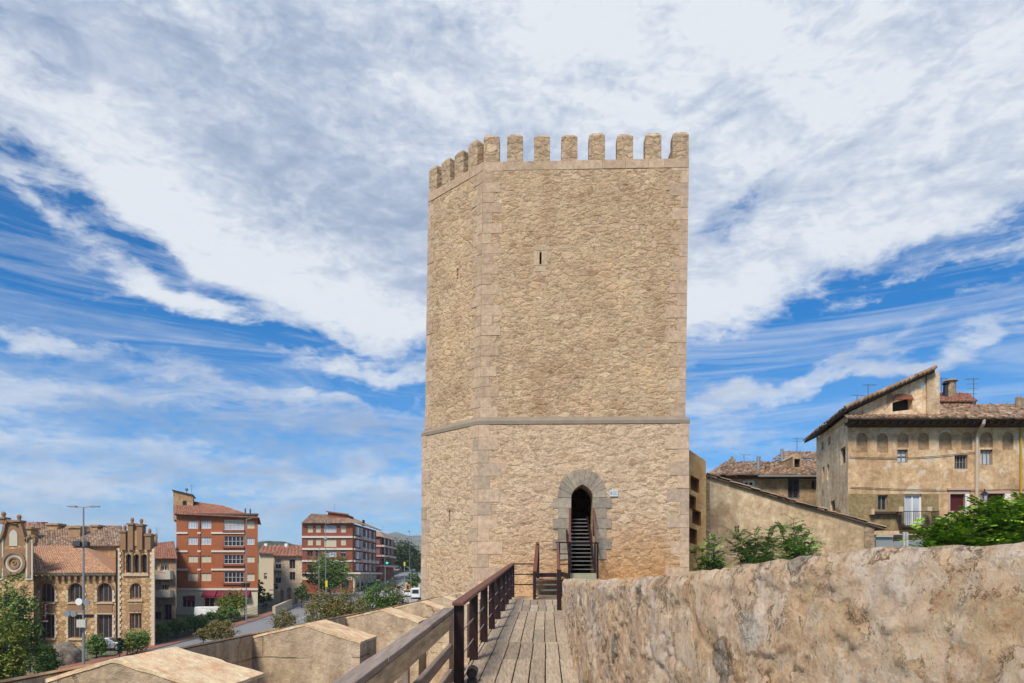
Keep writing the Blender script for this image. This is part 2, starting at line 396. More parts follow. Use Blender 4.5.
# wall panel with openings; corners bl, br, tr, tl ; holes in fraction coordinates (s0,s1,t0,t1,arch,depth)
class Wall:
    def __init__(s, bl, br, tr, tl):
        s.c = [Vector(v) for v in (bl, br, tr, tl)]
        s.n = (s.c[1]-s.c[0]).cross(s.c[3]-s.c[0]).normalized()     # outward (towards the viewer)
    def at(s, u, v, dep=0):
        a = s.c[0].lerp(s.c[1], u); b = s.c[3].lerp(s.c[2], u)
        return a.lerp(b, v) - s.n * dep
    def frac(s, px0, px1, py0, py1):
        """approximate fractions from measured image extents of an opening on this wall"""
        d = s.c[0].y
        W = (s.c[1]-s.c[0]); 
        def uu(px):
            k = (px - CX) / F     # point on wall line with x = k*y
            den = (W.x - k * W.y)
            return (k * s.c[0].y - s.c[0].x) / den
        u0, u1 = uu(px0), uu(px1)
        um = (u0 + u1) / 2; y = s.at(um, 0).y
        zb, zt = s.at(um, 0).z, s.at(um, 1).z
        return (u0, u1, (Z(py1, y)-zb)/(zt-zb), (Z(py0, y)-zb)/(zt-zb))
    def build(s, mb, holes, dep=.2, nseg=10, subdiv=1):
        us = sorted({0, 1, *[h[0] for h in holes], *[h[1] for h in holes]})
        ts = sorted({0, 1, *[h[2] for h in holes], *[h[3] for h in holes]})
        for i in range(len(us)-1):
            for j in range(len(ts)-1):
                um = (us[i]+us[i+1])/2; tm = (ts[j]+ts[j+1])/2
                if any(h[0] < um < h[1] and h[2] < tm < h[3] for h in holes): continue
                mb.quad(s.at(us[i], ts[j]), s.at(us[i+1], ts[j]), s.at(us[i+1], ts[j+1]), s.at(us[i], ts[j+1]))
        for h in holes:
            u0, u1, t0, t1 = h[:4]; arch = h[4] if len(h) > 4 else None; dp = h[5] if len(h) > 5 else dep
            if arch:
                wm = (s.at(u1, t0)-s.at(u0, t0)).length; hm = (s.at(u0, t1)-s.at(u0, t0)).length
                k = {'round': .5, 'point': .62, 'seg': .2}[arch] * wm / hm
                ts_ = t1 - k * (t1 - t0); um = (u0+u1)/2; cv = []
                for q in range(nseg+1):
                    a = math.pi * q / nseg
                    cc = math.cos(a); ss = math.sin(a)
                    if arch == 'point': ss = math.sqrt(max(0, 4 - (abs(cc)+1)**2))/math.sqrt(3)
                    cv.append((um - (u1-u0)/2*cc, ts_ + (t1-ts_)*ss))
                for q in range(nseg):
                    (a0, b0), (a1, b1) = cv[q], cv[q+1]
                    mb.quad(s.at(a0, b0), s.at(a1, b1), s.at(a1, t1), s.at(a0, t1))
                    mb.quad(s.at(a0, b0), s.at(a0, b0, dp), s.at(a1, b1, dp), s.at(a1, b1))
                tt = ts_
            else:
                tt = t1; mb.quad(s.at(u0, t1), s.at(u0, t1, dp), s.at(u1, t1, dp), s.at(u1, t1))
            mb.quad(s.at(u0, t0), s.at(u0, t0, dp), s.at(u0, tt, dp), s.at(u0, tt))
            mb.quad(s.at(u1, t0), s.at(u1, tt), s.at(u1, tt, dp), s.at(u1, t0, dp))
            mb.quad(s.at(u0, t0), s.at(u1, t0), s.at(u1, t0, dp), s.at(u0, t0, dp))
        return mb
    def pane(s, h, dp):
        e = .0
        return MB().quad(s.at(h[0]-e, h[2], dp), s.at(h[1]+e, h[2], dp), s.at(h[1]+e, h[3], dp), s.at(h[0]-e, h[3], dp))
    def window(s, h, parent, glass=None, fm=None, dp=.16, fw=.06, mull=1, trans=1, name='window', blind=False):
        """frame (part) with its panes (sub-part)"""
        u0, u1, t0, t1 = h[:4]
        W = (s.at(u1, t0)-s.at(u0, t0)).length; H = (s.at(u0, t1)-s.at(u0, t0)).length
        du = fw / W * (u1-u0); dt = fw / H * (t1-t0)
        mb = MB()
        def bar(a0, a1, b0, b1):
            mb.hexa([s.at(a0, b0, dp-.004), s.at(a1, b0, dp-.004), s.at(a1, b0, dp-.05), s.at(a0, b0, dp-.05),
                     s.at(a0, b1, dp-.004), s.at(a1, b1, dp-.004), s.at(a1, b1, dp-.05), s.at(a0, b1, dp-.05)])
        bar(u0, u0+du, t0, t1); bar(u1-du, u1, t0, t1); bar(u0+du, u1-du, t0, t0+dt); bar(u0+du, u1-du, t1-dt, t1)
        for k in range(mull):
            c = u0 + (u1-u0)*(k+1)/(mull+1); bar(c-du*.4, c+du*.4, t0+dt, t1-dt)
        for k in range(trans):
            c = t0 + (t1-t0)*(k+1)/(trans+1)
            for q in range(mull+1):
                a = u0 + (u1-u0)*q/(mull+1) + du*.8; b = u0 + (u1-u0)*(q+1)/(mull+1) - du*.8
                bar(a, b, c-dt*.3, c+dt*.3)
        w = mb.build(name, fm or WHITEP, parent)
        s.pane(h, dp).build('pane', glass or GLASS, w)
        if blind and BR.random() < .6:
            f_ = BR.uniform(.25, .75); s.pane((u0+du, u1-du, t1-dt-(t1-t0)*f_, t1-dt), dp-.012).build('blind', BR.choice((SHUT, GLASSP)), w)
        return w

def tiles(mb, bl, br, tr, tl, tw=.24, tlen=.42, jit=.015, rad=None):
    """courses of rounded clay tiles on a sloping quad; bl-br is the eave"""
    bl, br, tr, tl = map(Vector, (bl, br, tr, tl))
    W = max((br-bl).length, (tr-tl).length); H = (tl-bl).length
    nc = max(1, int(W/tw)); nr = max(1, int(H/tlen))
    n = (br-bl).cross(tl-bl).normalized()
    if n.z < 0: n = -n
    def at(u, v): return bl.lerp(br, u).lerp(tl.lerp(tr, u), v)
    for j in range(nr):
        for i in range(nc):
            u0 = i/nc; u1 = (i+1)/nc; v0 = max(-.02, (j-.12)/nr); v1 = (j+1)/nr
            jj = Vector((random.uniform(-jit, jit), random.uniform(-jit, jit), random.uniform(-jit, jit)))
            vs = []
            K = 4
            for v, lift in ((v0, .045), (v1, .01)):
                for k in range(K+1):
                    t = k/K; wob = math.sin(math.pi*t)
                    p = at(u0 + (u1-u0)*t, v) + n * (lift + tw*.30*wob) + jj
                    vs.append(p)
            fs = [(k, k+1, K+2+k, K+1+k) for k in range(K)]
            vs.append(at(u0, v0) + n*.0 + jj); vs.append(at(u1, v0) + jj)
            fs.append((2*K+2,) + tuple(range(0, K+1)) + (2*K+3,))
            mb.add(vs, fs)
    return mb

def corrug(mb, bl, br, tr, tl): return mb.quad(bl, br, tr, tl)

# ================================================================== GROUND
def ground():
    xs = sorted(set([-4000, -3000, -2200, -1500, -1000, -700, -500, -350, -250, -180, -130, -100] + list(range(-90, -6, 6)) +
                [-6, -5, -4, -3.2, -2.8, -2.4, -1.8, -1, 0, 2, 5, 10, 16, 24, 34, 46, 60, 80, 120, 180, 260, 400, 700, 1200, 2000, 3000, 4000]))
    ys = sorted(set([-300, -120, -60, -30] + list(range(-12, 60, 4)) + list(range(60, 260, 10)) + [280, 300, 340, 400, 420, 480, 600, 800, 1000, 1400, 2000, 3000, 4200]))
    mb = MB(); V = []
    for y in ys:
        for x in xs:
            lo = gz(y)
            if y > 500: lo = gz(y) + 3
            up = EYE - 1.9
            edge = -2.6 + AX * y
            if y < 90:
                t = (x - edge + .4) / .8
                t = max(0, min(1, t))
                z = lo * (1-t) + up * t
            else:
                t2 = max(0, min(1, (x - edge + 20) / 60)); z = lo * (1-t2) + max(lo, up + (y-90)*.02) * t2
            V.append((x, y, z))
    n = len(xs); Fs = [(j*n+i, j*n+i+1, (j+1)*n+i+1, (j+1)*n+i) for j in range(len(ys)-1) for i in range(n-1)]
    mb.add(V, Fs)
    def gm(t):
        a = t.noise(t.pos(), .03, 6, .6); b = t.noise(t.pos(), 3, 5, .7)
        c = t.ramp(a, [(.35, (.19, .165, .13)), (.5, (.13, .14, .07)), (.65, (.22, .19, .14))])
        return dict(c=t.mix(.4, c, t.ramp(b, [(.3, .35), (.7, .65)]), 'OVERLAY'), r=.95)
    g = mb.build('ground', material('ground_mix', gm)); tag(g, kind='structure')
ground()

def strip(name, pts, w0, w1, lift, mat, kind='structure'):
    """ribbon along pts (x,y); offsets w0..w1 from the line; follows the town slope"""
    mb = MB(); prev = None
    for (x, y) in pts:
        a = Vector((x+w0, y, gz(y)+lift)); b = Vector((x+w1, y, gz(y)+lift))
        if prev: mb.quad(prev[0], prev[1], b, a)
        prev = (a, b)
    o = mb.build(name, mat); 
    if kind: tag(o, kind=kind)
    return o
def asph(t):
    a = t.noise(t.pos(), 1.2, 6, .7); b = t.noise(t.pos((1, .15, 1)), .8, 4)
    return dict(c=t.mix(t.m('ADD', t.m('MULTIPLY', a, .5), t.m('MULTIPLY', b, .5)), (.13, .13, .14), (.30, .30, .31)), r=.85)
ASPH = material('worn_asphalt', asph)
PAVE = plain('concrete_paving', (.36, .34, .31), .9, var=.2, sc=.6)
KERB = plain('red_brown_paving', (.28, .12, .08), .9, var=.2, sc=1)
ROADL = [(-46.5, 60), (-43.4, 75), (-41.5, 84), (-39.8, 96), (-39.2, 118), (-40.5, 140), (-41.5, 165), (-41, 190), (-40, 220), (-40, 260), (-44, 320), (-52, 420)]
def dens(pts):
    out = []
    for (a, b), (c, d) in zip(pts, pts[1:]):
        n = max(1, int((d-b)/5)); out += [(a+(c-a)*i/n, b+(d-b)*i/n) for i in range(n)]
    return out + [pts[-1]]
RL = dens(ROADL)
strip('road', RL, 0, 12, .05, ASPH)
strip('path', RL, -1.6, 0, .17, KERB)
strip('pavement', RL, 12, 22, .17, PAVE)
mb = MB()
for (x, y), (x2, y2) in zip(RL, RL[1:]):
    mb.quad((x-.0, y, gz(y)+.04), (x2, y2, gz(y2)+.04), (x2, y2, gz(y2)+.17), (x, y, gz(y)+.17))
    mb.quad((x+12, y, gz(y)+.04), (x+12, y, gz(y)+.17), (x2+12, y2, gz(y2)+.17), (x2+12, y2, gz(y2)+.04))
tag(mb.build('kerb', PAVE), kind='structure')
mb = MB()
for k, ((x, y), (x2, y2)) in enumerate(zip(RL, RL[1:])):
    if k % 2: mb.quad((x+6, y, gz(y)+.056), (x+6.15, y, gz(y)+.056), (x2+6.15, y2, gz(y2)+.056), (x2+6, y2, gz(y2)+.056))
tag(mb.build('road_markings', WHITEP), kind='structure')

def hill(name, x0, x1, y, h, base, mat, dy, seed, fr=3):
    mb = MB(); N = 90; M = 10; V = []
    for j in range(M+1):
        for i in range(N+1):
            u = i/N; v = j/M
            prof = math.sin(math.pi*min(1, v))**.8 if 0 < v < 1 else 0
            e = math.sin(math.pi*u)**.5 if 0 < u < 1 else 0
            zz = base + h*prof*e*(.72 + .5*mn.fractal(Vector((u*fr+seed, v*.7, seed)), .8, 2.1, 5))
            V.append((x0+(x1-x0)*u, y+dy*v, zz))
    Fs = [(j*(N+1)+i, j*(N+1)+i+1, (j+1)*(N+1)+i+1, (j+1)*(N+1)+i) for j in range(M) for i in range(N)]
    mb.add(V, Fs); return tag(mb.build(name, mat, smooth=True), kind='structure')
def hm(t):
    a = t.noise(t.pos(), .012, 8, .7); return dict(c=t.ramp(a, [(.4, (.05, .065, .035)), (.6, (.16, .15, .09))]), r=1)
def hm2(t):
    a = t.noise(t.pos(), .05, 8, .75); return dict(c=t.ramp(a, [(.42, (.025, .04, .018)), (.6, (.07, .085, .04))]), r=1, n=t.bump(a, 1, 3))
hill('hills', -2600, 2600, 2700, 185, 8, material('far_hill_scrub', hm), 1300, 3.3, 9)
hill('hills', -520, -60, 620, 33, 6, material('pine_hill', hm2), 260, 8.1, 7)

# ================================================================== TREES
def leafmat(name, c0, c1, c2):
    c0, c1, c2 = mul(c0, 1.3), mul(c1, 1.35), mul(c2, 1.25)
    def fn(t):
        c = t.ramp(t.island(), [(0, c0), (.55, c1), (1, c2)])
        return dict(c=c, r=.6, s=.3)
    m = material(name, fn)
    return m
L_DARK = leafmat('dark_green_leaves', (.02, .055, .012), (.055, .115, .022), (.17, .23, .035))
L_MID = leafmat('mid_green_leaves', (.03, .075, .015), (.075, .14, .028), (.18, .24, .04))
L_YEL = leafmat('yellow_green_leaves', (.04, .08, .015), (.11, .14, .02), (.26, .24, .03))
L_BRN = leafmat('autumn_brown_leaves', (.06, .065, .018), (.14, .125, .035), (.24, .17, .05))
L_BRIGHT = leafmat('bright_green_leaves', (.045, .115, .01), (.13, .25, .018), (.33, .42, .05))
L_FERN = leafmat('fern_green_leaves', (.07, .15, .03), (.16, .28, .06), (.32, .44, .12))

L_DEEP = leafmat('deep_green_leaves', (.008, .022, .008), (.022, .05, .014), (.06, .095, .022))
def crown_mesh(blobs, n, ls, seed, clump=.35, gap=.0):
    """blobs = [(center, (rx,ry,rz))]; leaves gathered in clumps spread through the volume"""
    rnd = random.Random(seed); mb = MB(); tips = []
    tot = sum(b[1][0]*b[1][1]*b[1][2] for b in blobs) ** (1)
    for c, r in blobs:
        c = Vector(c); share = r[0]*r[1]*r[2]/tot; nl = int(n*share)
        ncl = max(8, int(nl/26))
        for k in range(ncl):
            while True:
                q = Vector((rnd.uniform(-1, 1), rnd.uniform(-1, 1), rnd.uniform(-1, 1)))
                if .12 < q.length < 1: break
            q = q.normalized() * (q.length ** .45) * rnd.uniform(.72, 1.1)
            cc = c + Vector((q.x*r[0], q.y*r[1], q.z*r[2])); tips.append(cc)
            cr = clump * min(r) * rnd.uniform(.5, 1.15)
            for i in range(26):
                p = cc + Vector((rnd.gauss(0, .5), rnd.gauss(0, .5), rnd.gauss(0, .38))) * cr
                a = Vector((rnd.gauss(0, 1), rnd.gauss(0, 1), rnd.gauss(0, .5))).normalized()
                b = a.cross(Vector((rnd.gauss(0, 1), rnd.gauss(0, 1), rnd.gauss(0, 1)))).normalized()
                s = ls * rnd.uniform(.6, 1.3)
                mb.add([p - a*s, p + b*s*.45, p + a*s, p - b*s*.45], [(0, 1, 2, 3)])
    return mb, tips

def tree(name, label, cat, base, h, blobs, n, ls, lm, seed, tr=.12, group=None, clump=.35, split=None):
    base = Vector(base); t = thing(name, label, cat, base, group)
    bl = [(base + Vector(c), r) for c, r in blobs]
    mb, tips = crown_mesh(bl, n, ls, seed, clump)
    mb.build('crown', lm, t)
    if tr:
        rnd = random.Random(seed+1); tb = MB()
        top = base + Vector((0, 0, h*.8)); mid = base.lerp(top, .45) + Vector((rnd.uniform(-.1, .1)*h*.3, 0, 0))
        tb.path([base - Vector((0, 0, .3)), mid, top], [tr, tr*.7, tr*.25])
        for k in range(min(12, len(tips))):
            q = rnd.choice(tips); s0 = base.lerp(top, rnd.uniform(.35, .8))
            m2 = s0.lerp(q, .5) + Vector((0, 0, (q-s0).length*.1))
            tb.path([s0, m2, q], [tr*.35, tr*.22, tr*.08], 5)
        tb.build('trunk', BARK, t)
    return t

def gtree(px, pyt, pyb, wpx, d, lm, seed, name='deciduous_tree', label='', cat='tree', n=2600, ls=.16, group=None, nb=4, ybase=None, sp=.7):
    """tree measured by its visible outline at distance d"""
    x = X(px, d); zt = Z(pyt, d); zb = Z(pyb, d); w = wpx/F*d; g = gz(d)
    H = zt-g; cz0 = max(zb, g+.3); ch = (zt-cz0)/2; rnd = random.Random(seed)
    blobs = []
    blobs.append(((0, 0, cz0-g+ch), (w*.44, w*.40, ch*.93)))
    for k in range(nb):
        a = -1 + 2*(k+.5)/nb + rnd.uniform(-.2, .2); f = rnd.uniform(-.6, .5)*(1-.5*abs(a))
        blobs.append(((a*w*.30, rnd.uniform(-.3, .3)*w*.5, cz0-g+ch+f*ch*sp), (w*.26*rnd.uniform(.85, 1.15), w*.28, ch*rnd.uniform(.42, .6))))
    return tree(name, label, cat, (x, d, g), H, blobs, n, ls, lm, seed, tr=max(.08, H*.025), group=group, clump=.34)

# ================================================================== TOWER
EY = EYE
TW = thing('stone_tower', 'tall crenellated stone tower of tan rubble with pointed doorway at the end of the walkway', 'tower', (1.5, 27, -4))
zt = EYE + 13.77; zs = EYE + 5.13; zb = -4.5
def ringat(z):
    t = (z - zs)/(zt - zs)
    return t
A1, B1, C1, D1, E1 = [Vector(v) for v in ((-3.02, 26.05, 0), (-.95, 24.0, 0), (5.85, 23.8, 0), (5.95, 31, 0), (-2.95, 31, 0))]
top = [A1, B1, C1, D1, E1]
def up(p, z): return Vector((p.x, p.y, z))
def offs(poly, o):
    c = sum(poly, Vector())/len(poly); n = len(poly); out = []
    for i in range(n):
        e0 = (poly[i]-poly[i-1]).normalized(); e1 = (poly[(i+1) % n]-poly[i]).normalized()
        n0 = Vector((e0.y, -e0.x, 0)); n1 = Vector((e1.y, -e1.x, 0))
        m = (n0+n1).normalized(); k = o/max(.3, m.dot(n0)); out.append(poly[i]+m*k)
    return out
mid = [p + Vector((-.13, 0, 0)) if i in (0, 4) else p + Vector((-.12, 0, 0)) for i, p in enumerate(top)]
low = offs(mid, .10); base = [p + Vector((-.06 if i in (0, 1) else 0, -.03, 0)) for i, p in enumerate(low)]
ub = MB(); lb = MB()
wu = []; wl = []
for i in range(5):
    j = (i+1) % 5
    wu.append(Wall(up(mid[i], zs+.12), up(mid[j], zs+.12), up(top[j], zt), up(top[i], zt)))
    wl.append(Wall(up(base[i], zb), up(base[j], zb), up(low[j], zs-.12), up(low[i], zs-.12)))
hs = wu[1].frac(537.3, 539.3, 252, 264)
wu[1].build(ub, [(*hs, None, .5)])
hs2 = wu[0].frac(454.5, 456.2, 268, 279)
wu[0].build(ub, [(*hs2, None, .4)])
for k in (2, 3, 4): wu[k].build(ub, [])
door = wl[1].frac(570.6, 592.3, 484.3, 581)
wl[1].build(lb, [(*door, 'point', 1.0)], nseg=14)
hs3 = wl[0].frac(447.5, 448.8, 510, 521)
wl[0].build(lb, [(*hs3, None, .4)])
for k in (2, 3, 4): wl[k].build(lb, [])
ub.add([up(p, zt-.9) for p in offs(top, -.02)], [(0, 1, 2, 3, 4)])
q_s = None
ub.build('wall', STONE_UP, TW)
lb.build('wall', STONE_LOW, TW)
# string course
sc = MB(); o1 = offs(mid, .125); o0 = offs(mid, -.3)
for i in range(5):
    j = (i+1) % 5
    # chamfered moulding
    pts0 = [up(o0[i], zs-.13), up(o1[i], zs-.13), up(o1[i], zs-.02), up(mid[i], zs+.13), up(o0[i], zs+.13)]
    pts1 = [up(o0[j], zs-.13), up(o1[j], zs-.13), up(o1[j], zs-.02), up(mid[j], zs+.13), up(o0[j], zs+.13)]
    sc.add(pts0+pts1, [(a, (a+1) % 5, 5+(a+1) % 5, 5+a) for a in range(5)])
sc.build('string_course', STRING, TW)
# dressed blocks
def block_on(mb, w, u0, u1, t0, t1, proud=.012, dep=.1):
    g = .006
    L = (w.c[1]-w.c[0]).length; H = (w.c[3]-w.c[0]).length
    u0 += g/L; u1 -= g/L; t0 += g/H; t1 -= g/H
    pr = proud + random.uniform(-.008, .008)
    mb.hexa([w.at(u0, t0, -pr), w.at(u1, t0, -pr), w.at(u1, t0, dep), w.at(u0, t0, dep),
             w.at(u0, t1, -pr), w.at(u1, t1, -pr), w.at(u1, t1, dep), w.at(u0, t1, dep)])
def quoins(mb, w, side, hh=.4, w0=.42, w1=.72, t_from=0, t_to=1, alt=0, start=0):
    L = (w.c[1]-w.c[0]).length; H = (w.c[3]-w.c[0]).length; n = int(H*(t_to-t_from)/hh)
    for k in range(n):
        ww = (w0 if (k+alt) % 2 else w1)*random.uniform(.85, 1.15)/L
        t0 = t_from+(t_to-t_from)*k/n; t1 = t_from+(t_to-t_from)*(k+1)/n
        if side == 'l': block_on(mb, w, 0, ww, t0, t1)
        else: block_on(mb, w, 1-ww, 1, t0, t1)
q = MB()
quoins(q, wu[1], 'l', .34, .35, .62); quoins(q, wu[0], 'r', .34, .28, .5, alt=1)
quoins(q, wu[1], 'r', .4, .3, .6); quoins(q, wu[0], 'l', .42, .2, .35)
for w, n in ((wu[1], 9), (wu[0], 4)):   # dressed courses under the battlements
    H = (w.c[3]-w.c[0]).length
    cut = 0
    for r_ in range(1):
        us = [0]+sorted((i+random.uniform(-.25, .25))/n for i in range(1, n))+[1]
        for a, b in zip(us, us[1:]): block_on(q, w, a, b, 1-(r_+1)*.3/H, 1-r_*.3/H, .015)
q.build('quoins', DRESSED, TW)
q = MB()
quoins(q, wl[1], 'l', .42, .4, .72, .3); quoins(q, wl[0], 'r', .42, .25, .4, .3, alt=1)
quoins(q, wl[1], 'r', .42, .35, .7, .3); quoins(q, wl[0], 'l', .42, .3, .5, .3)
q.build('quoins', DRESSED_GREY, TW)
# merlons
def merlon(p, dx, w, dep, hh, nrm):
    """p = centre of the outer foot; dx unit along wall; nrm unit inward"""
    mb = MB(); a = p - dx*w/2; b = p + dx*w/2; up_ = Vector((0, 0, 1)); cap = .12
    jj = random.uniform(-.03, .03)
    ring = [a, b, b+nrm*dep, a+nrm*dep]
    N = 4; prev = ring; mb_v = []
    c = p + nrm*dep/2
    t_ = [v + up_*(hh-cap+jj) for v in ring]
    cp = [c + (v-c)*random.uniform(.5, .7) + up_*(hh+jj) for v in ring]
    mb.add(ring+t_+cp, [(0,1,5,4),(1,2,6,5),(2,3,7,6),(3,0,4,7),(4,5,9,8),(5,6,10,9),(6,7,11,10),(7,4,8,11),(8,9,10,11),(3,2,1,0)])
    mb.build('merlon', MERL, TW, bevel=.008)
MERL = rubble('merlon_stone', [(.34, .235, .15), (.54, .40, .27), (.43, .315, .21), (.60, .47, .33)], (.46, .35, .235), sc=(3.0, 3.0, 4.4), mw=.07, bump=.8, bd=.04)
dx = (C1-B1).normalized(); nr = Vector((-dx.y, dx.x, 0))
Lf = (C1-B1).length
for px in (489.5, 515, 542, 569.5, 597, 625, 653, 681.5):
    s_ = (X(px, 23.9) - B1.x)/(C1.x-B1.x)*Lf
    s_ = min(max(s_, .27), Lf-.27)
    merlon(up(B1, zt) + dx*s_, dx, .53, .42, .93, nr)
dl = (B1-A1).normalized(); nl = Vector((-dl.y, dl.x, 0)); Ll = (B1-A1).length
for k in range(4):
    merlon(up(A1, zt) + dl*(.25 + k*.71), dl, .46, .4, .93, nl)
# hidden sides get theirs too
dr = (D1-C1).normalized(); nrr = Vector((-dr.y, dr.x, 0))
for k in range(7): merlon(up(C1, zt) + dr*(1.15+k*.95), dr, .53, .42, .93, nrr)
# door surround
ds = MB(); w = wl[1]; u0, u1, t0, t1 = door
L = (w.c[1]-w.c[0]).length; H = (w.c[3]-w.c[0]).length
cxu = (u0+u1)/2; hw = (u1-u0)/2*L; zsr = (t1*H) - .62*2*hw/1.0
def arc(a, wd, hh, zc):
    cc = abs(math.cos(a)); ss = math.sqrt(max(0, 4 - (cc+1)**2))/math.sqrt(3) if wd < hw+.1 else math.sin(a) ** .85
    return (cxu + (-wd*math.cos(a))/L, (zc + hh*ss)/H)
NV = 11
hin = t1*H - zsr
for k in range(NV):
    pts_i = []; pts_o = []
    for q_ in range(3):
        a = math.pi*(k + .03 + .94*q_/2)/NV
        pts_i.append(arc(a, hw+.005, hin+.005, zsr)); pts_o.append(arc(a, hw+.45, hin+.5, zsr))
    fr = [w.at(*p_, -.035) for p_ in pts_i] + [w.at(*p_, -.035) for p_ in reversed(pts_o)]
    bk = [w.at(*p_, .1) for p_ in pts_i] + [w.at(*p_, .1) for p_ in reversed(pts_o)]
    n6 = 6
    ds.add(fr+bk, [tuple(range(n6-1, -1, -1))] + [(i, (i+1) % n6, n6+(i+1) % n6, n6+i) for i in range(n6)])
zz = zsr
k = 0
while zz > (t0*H + .9):
    hh = .34
    for sgn in (-1, 1):
        ww = .45 if k % 2 else .62
        a, b = (cxu + sgn*(hw+.004)/L, cxu + sgn*(hw+ww)/L)
        block_on(ds, w, min(a, b), max(a, b), (zz-hh)/H, zz/H, .03)
    zz -= hh; k += 1
ds.build('door_surround', perisland('grey_arch_stone', [(.27, .23, .18), (.35, .295, .225), (.24, .21, .17), (.31, .26, .205)], .9, gscale=7, bump=.6, amt=.6), TW)
# slit surrounds
sl = MB(); a, b, c, d = hs
Lu = (wu[1].c[1]-wu[1].c[0]).length; Hu = (wu[1].c[3]-wu[1].c[0]).length
for (p0, p1, q0, q1) in ((a-.2/Lu, a, c-.05/Hu, d+.05/Hu), (b, b+.2/Lu, c-.05/Hu, d+.05/Hu), (a-.15/Lu, b+.15/Lu, d+.05/Hu, d+.25/Hu), (a-.15/Lu, b+.15/Lu, c-.25/Hu, c-.05/Hu)):
    block_on(sl, wu[1], p0, p1, q0, q1, .004)
sl.build('slit_surround', perisland('slit_stone', [(.50, .38, .255), (.46, .35, .235)], .9, gscale=7, bump=.6, amt=.6), TW)
# white plaque by the door
pf = wl[1].frac(609, 617.5, 490, 496.5)
pl = MB(); g = wl[1]
pl.hexa([g.at(pf[0], pf[2], -.05), g.at(pf[1], pf[2], -.05), g.at(pf[1], pf[2], .02), g.at(pf[0], pf[2], .02),
         g.at(pf[0], pf[3], -.05), g.at(pf[1], pf[3], -.05), g.at(pf[1], pf[3], .02), g.at(pf[0], pf[3], .02)])
plq = pl.build('plaque', plain('pale_blue_plaque', (.52, .55, .56), .5, var=.03), TW)
pb = MB()
for k in range(3):
    a = pf[0]+(pf[1]-pf[0])*.4; b = pf[0]+(pf[1]-pf[0])*(.9 - .1*(k % 2)); t = pf[2]+(pf[3]-pf[2])*(.25+.22*k)
    pb.quad(g.at(a, t, -.054), g.at(b, t, -.054), g.at(b, t+(pf[3]-pf[2])*.08, -.054), g.at(a, t+(pf[3]-pf[2])*.08, -.054))
a = pf[0]+(pf[1]-pf[0])*.08; b = pf[0]+(pf[1]-pf[0])*.3
pb.quad(g.at(a, pf[2]+(pf[3]-pf[2])*.3, -.054), g.at(b, pf[2]+(pf[3]-pf[2])*.3, -.054), g.at(b, pf[2]+(pf[3]-pf[2])*.75, -.054), g.at(a, pf[2]+(pf[3]-pf[2])*.75, -.054))
pb.build('plaque_print', plain('blue_print', (.22, .32, .44), .5), plq)

# ================================================================== DECK
BW = thing('boardwalk', 'weathered plank walkway leading up to the tower between railing and rough wall', 'walkway', (0, 0, 0))
pk = MB(); rnd = random.Random(3)
DU0, DU1 = -.93, .40
sec = [8.06+1.62*i for i in range(-7, 8)]
for s0, s1 in zip(sec, sec[1:]):
    nb = 7; w = (DU1-DU0)/nb
    shift = rnd.uniform(-.02, .02)
    for i in range(-1, nb):
        a = DU0+w*i+shift; b = a+w-.014
        if i == -1: a += .12 + .05*rnd.random()
        if i == nb-1: b = DU1
        e0 = s0+.006+rnd.uniform(0, .006); e1 = s1-.008-rnd.uniform(0, .008)
        dz = rnd.uniform(-.004, .004); dz2 = rnd.uniform(-.003, .003)
        z0, z1 = zd(e0)+dz, zd(e1)+dz2
        pk.hexa([U(a, e0, z0-.045), U(b, e0, z0-.045), U(b, e1, z1-.045), U(a, e1, z1-.045),
                 U(a, e0, z0), U(b, e0, z0+dz2), U(b, e1, z1), U(a, e1, z1)])
pk.build('planks', WOOD, BW, bevel=.004)
for s0 in sec:
    MB().hexa([U(DU0-.1, s0-.06, zd(s0)-.2), U(DU1, s0-.06, zd(s0)-.2), U(DU1, s0+.06, zd(s0)-.2), U(DU0-.1, s0+.06, zd(s0)-.2),
               U(DU0-.1, s0-.06, zd(s0)-.05), U(DU1, s0-.06, zd(s0)-.05), U(DU1, s0+.06, zd(s0)-.05), U(DU0-.1, s0+.06, zd(s0)-.05)]).build('joist', TIMBER, BW)
# rampart below the walk
rp = MB()
rp.hexa([U(-2.55, -4, -10), U(.6, -4, -10), U(.6, 25, -10), U(-2.55, 25, -10), U(-2.55, -4, zd(-4)-.22), U(.6, -4, zd(-4)-.22), U(.6, 25, zd(21)-.3), U(-2.55, 25, zd(21)-.3)])
tag(rp.build('rampart', PARAPET), 'solid masonry rampart carrying the plank walkway to the tower', 'wall')

# dark red railing
RL_ = thing('metal_railing', 'dark red metal railing with brown handrail on the left of the plank walkway', 'railing', U(-.96, 8, zd(8)))
pd = [8.0+1.65*i for i in range(9)]
for d in pd:
    MB().hexa([U(-1.01, d-.03, zd(d)-.15), U(-.90, d-.03, zd(d)-.15), U(-.90, d+.03, zd(d)-.15), U(-1.01, d+.03, zd(d)-.15),
               U(-1.01, d-.03, zd(d)+.87), U(-.90, d-.03, zd(d)+.87), U(-.90, d+.03, zd(d)+.87), U(-1.01, d+.03, zd(d)+.87)]).build('post', REDMETAL, RL_)
MB().beam(U(-.955, 7.9, zd(7.9)+.90), U(-.955, 21.25, zd(21.25)+.90), .13, .045).build('handrail', REDWOOD, RL_, bevel=.008)
cb_ = MB()
for hh in (.28, .55):
    cb_.beam(U(-.955, 8, zd(8)+hh), U(-.955, 21.2, zd(21.2)+hh), .012, .012)
cb_.build('cables', GREYM, RL_)
xb = MB()
for k, py in enumerate((564, 574.3, 584.6)):
    xb.beam(P(514, py, 21.2), P(534.5, py, 21.2), .03, .035)
xb.build('crossbars', REDMETAL, RL_)
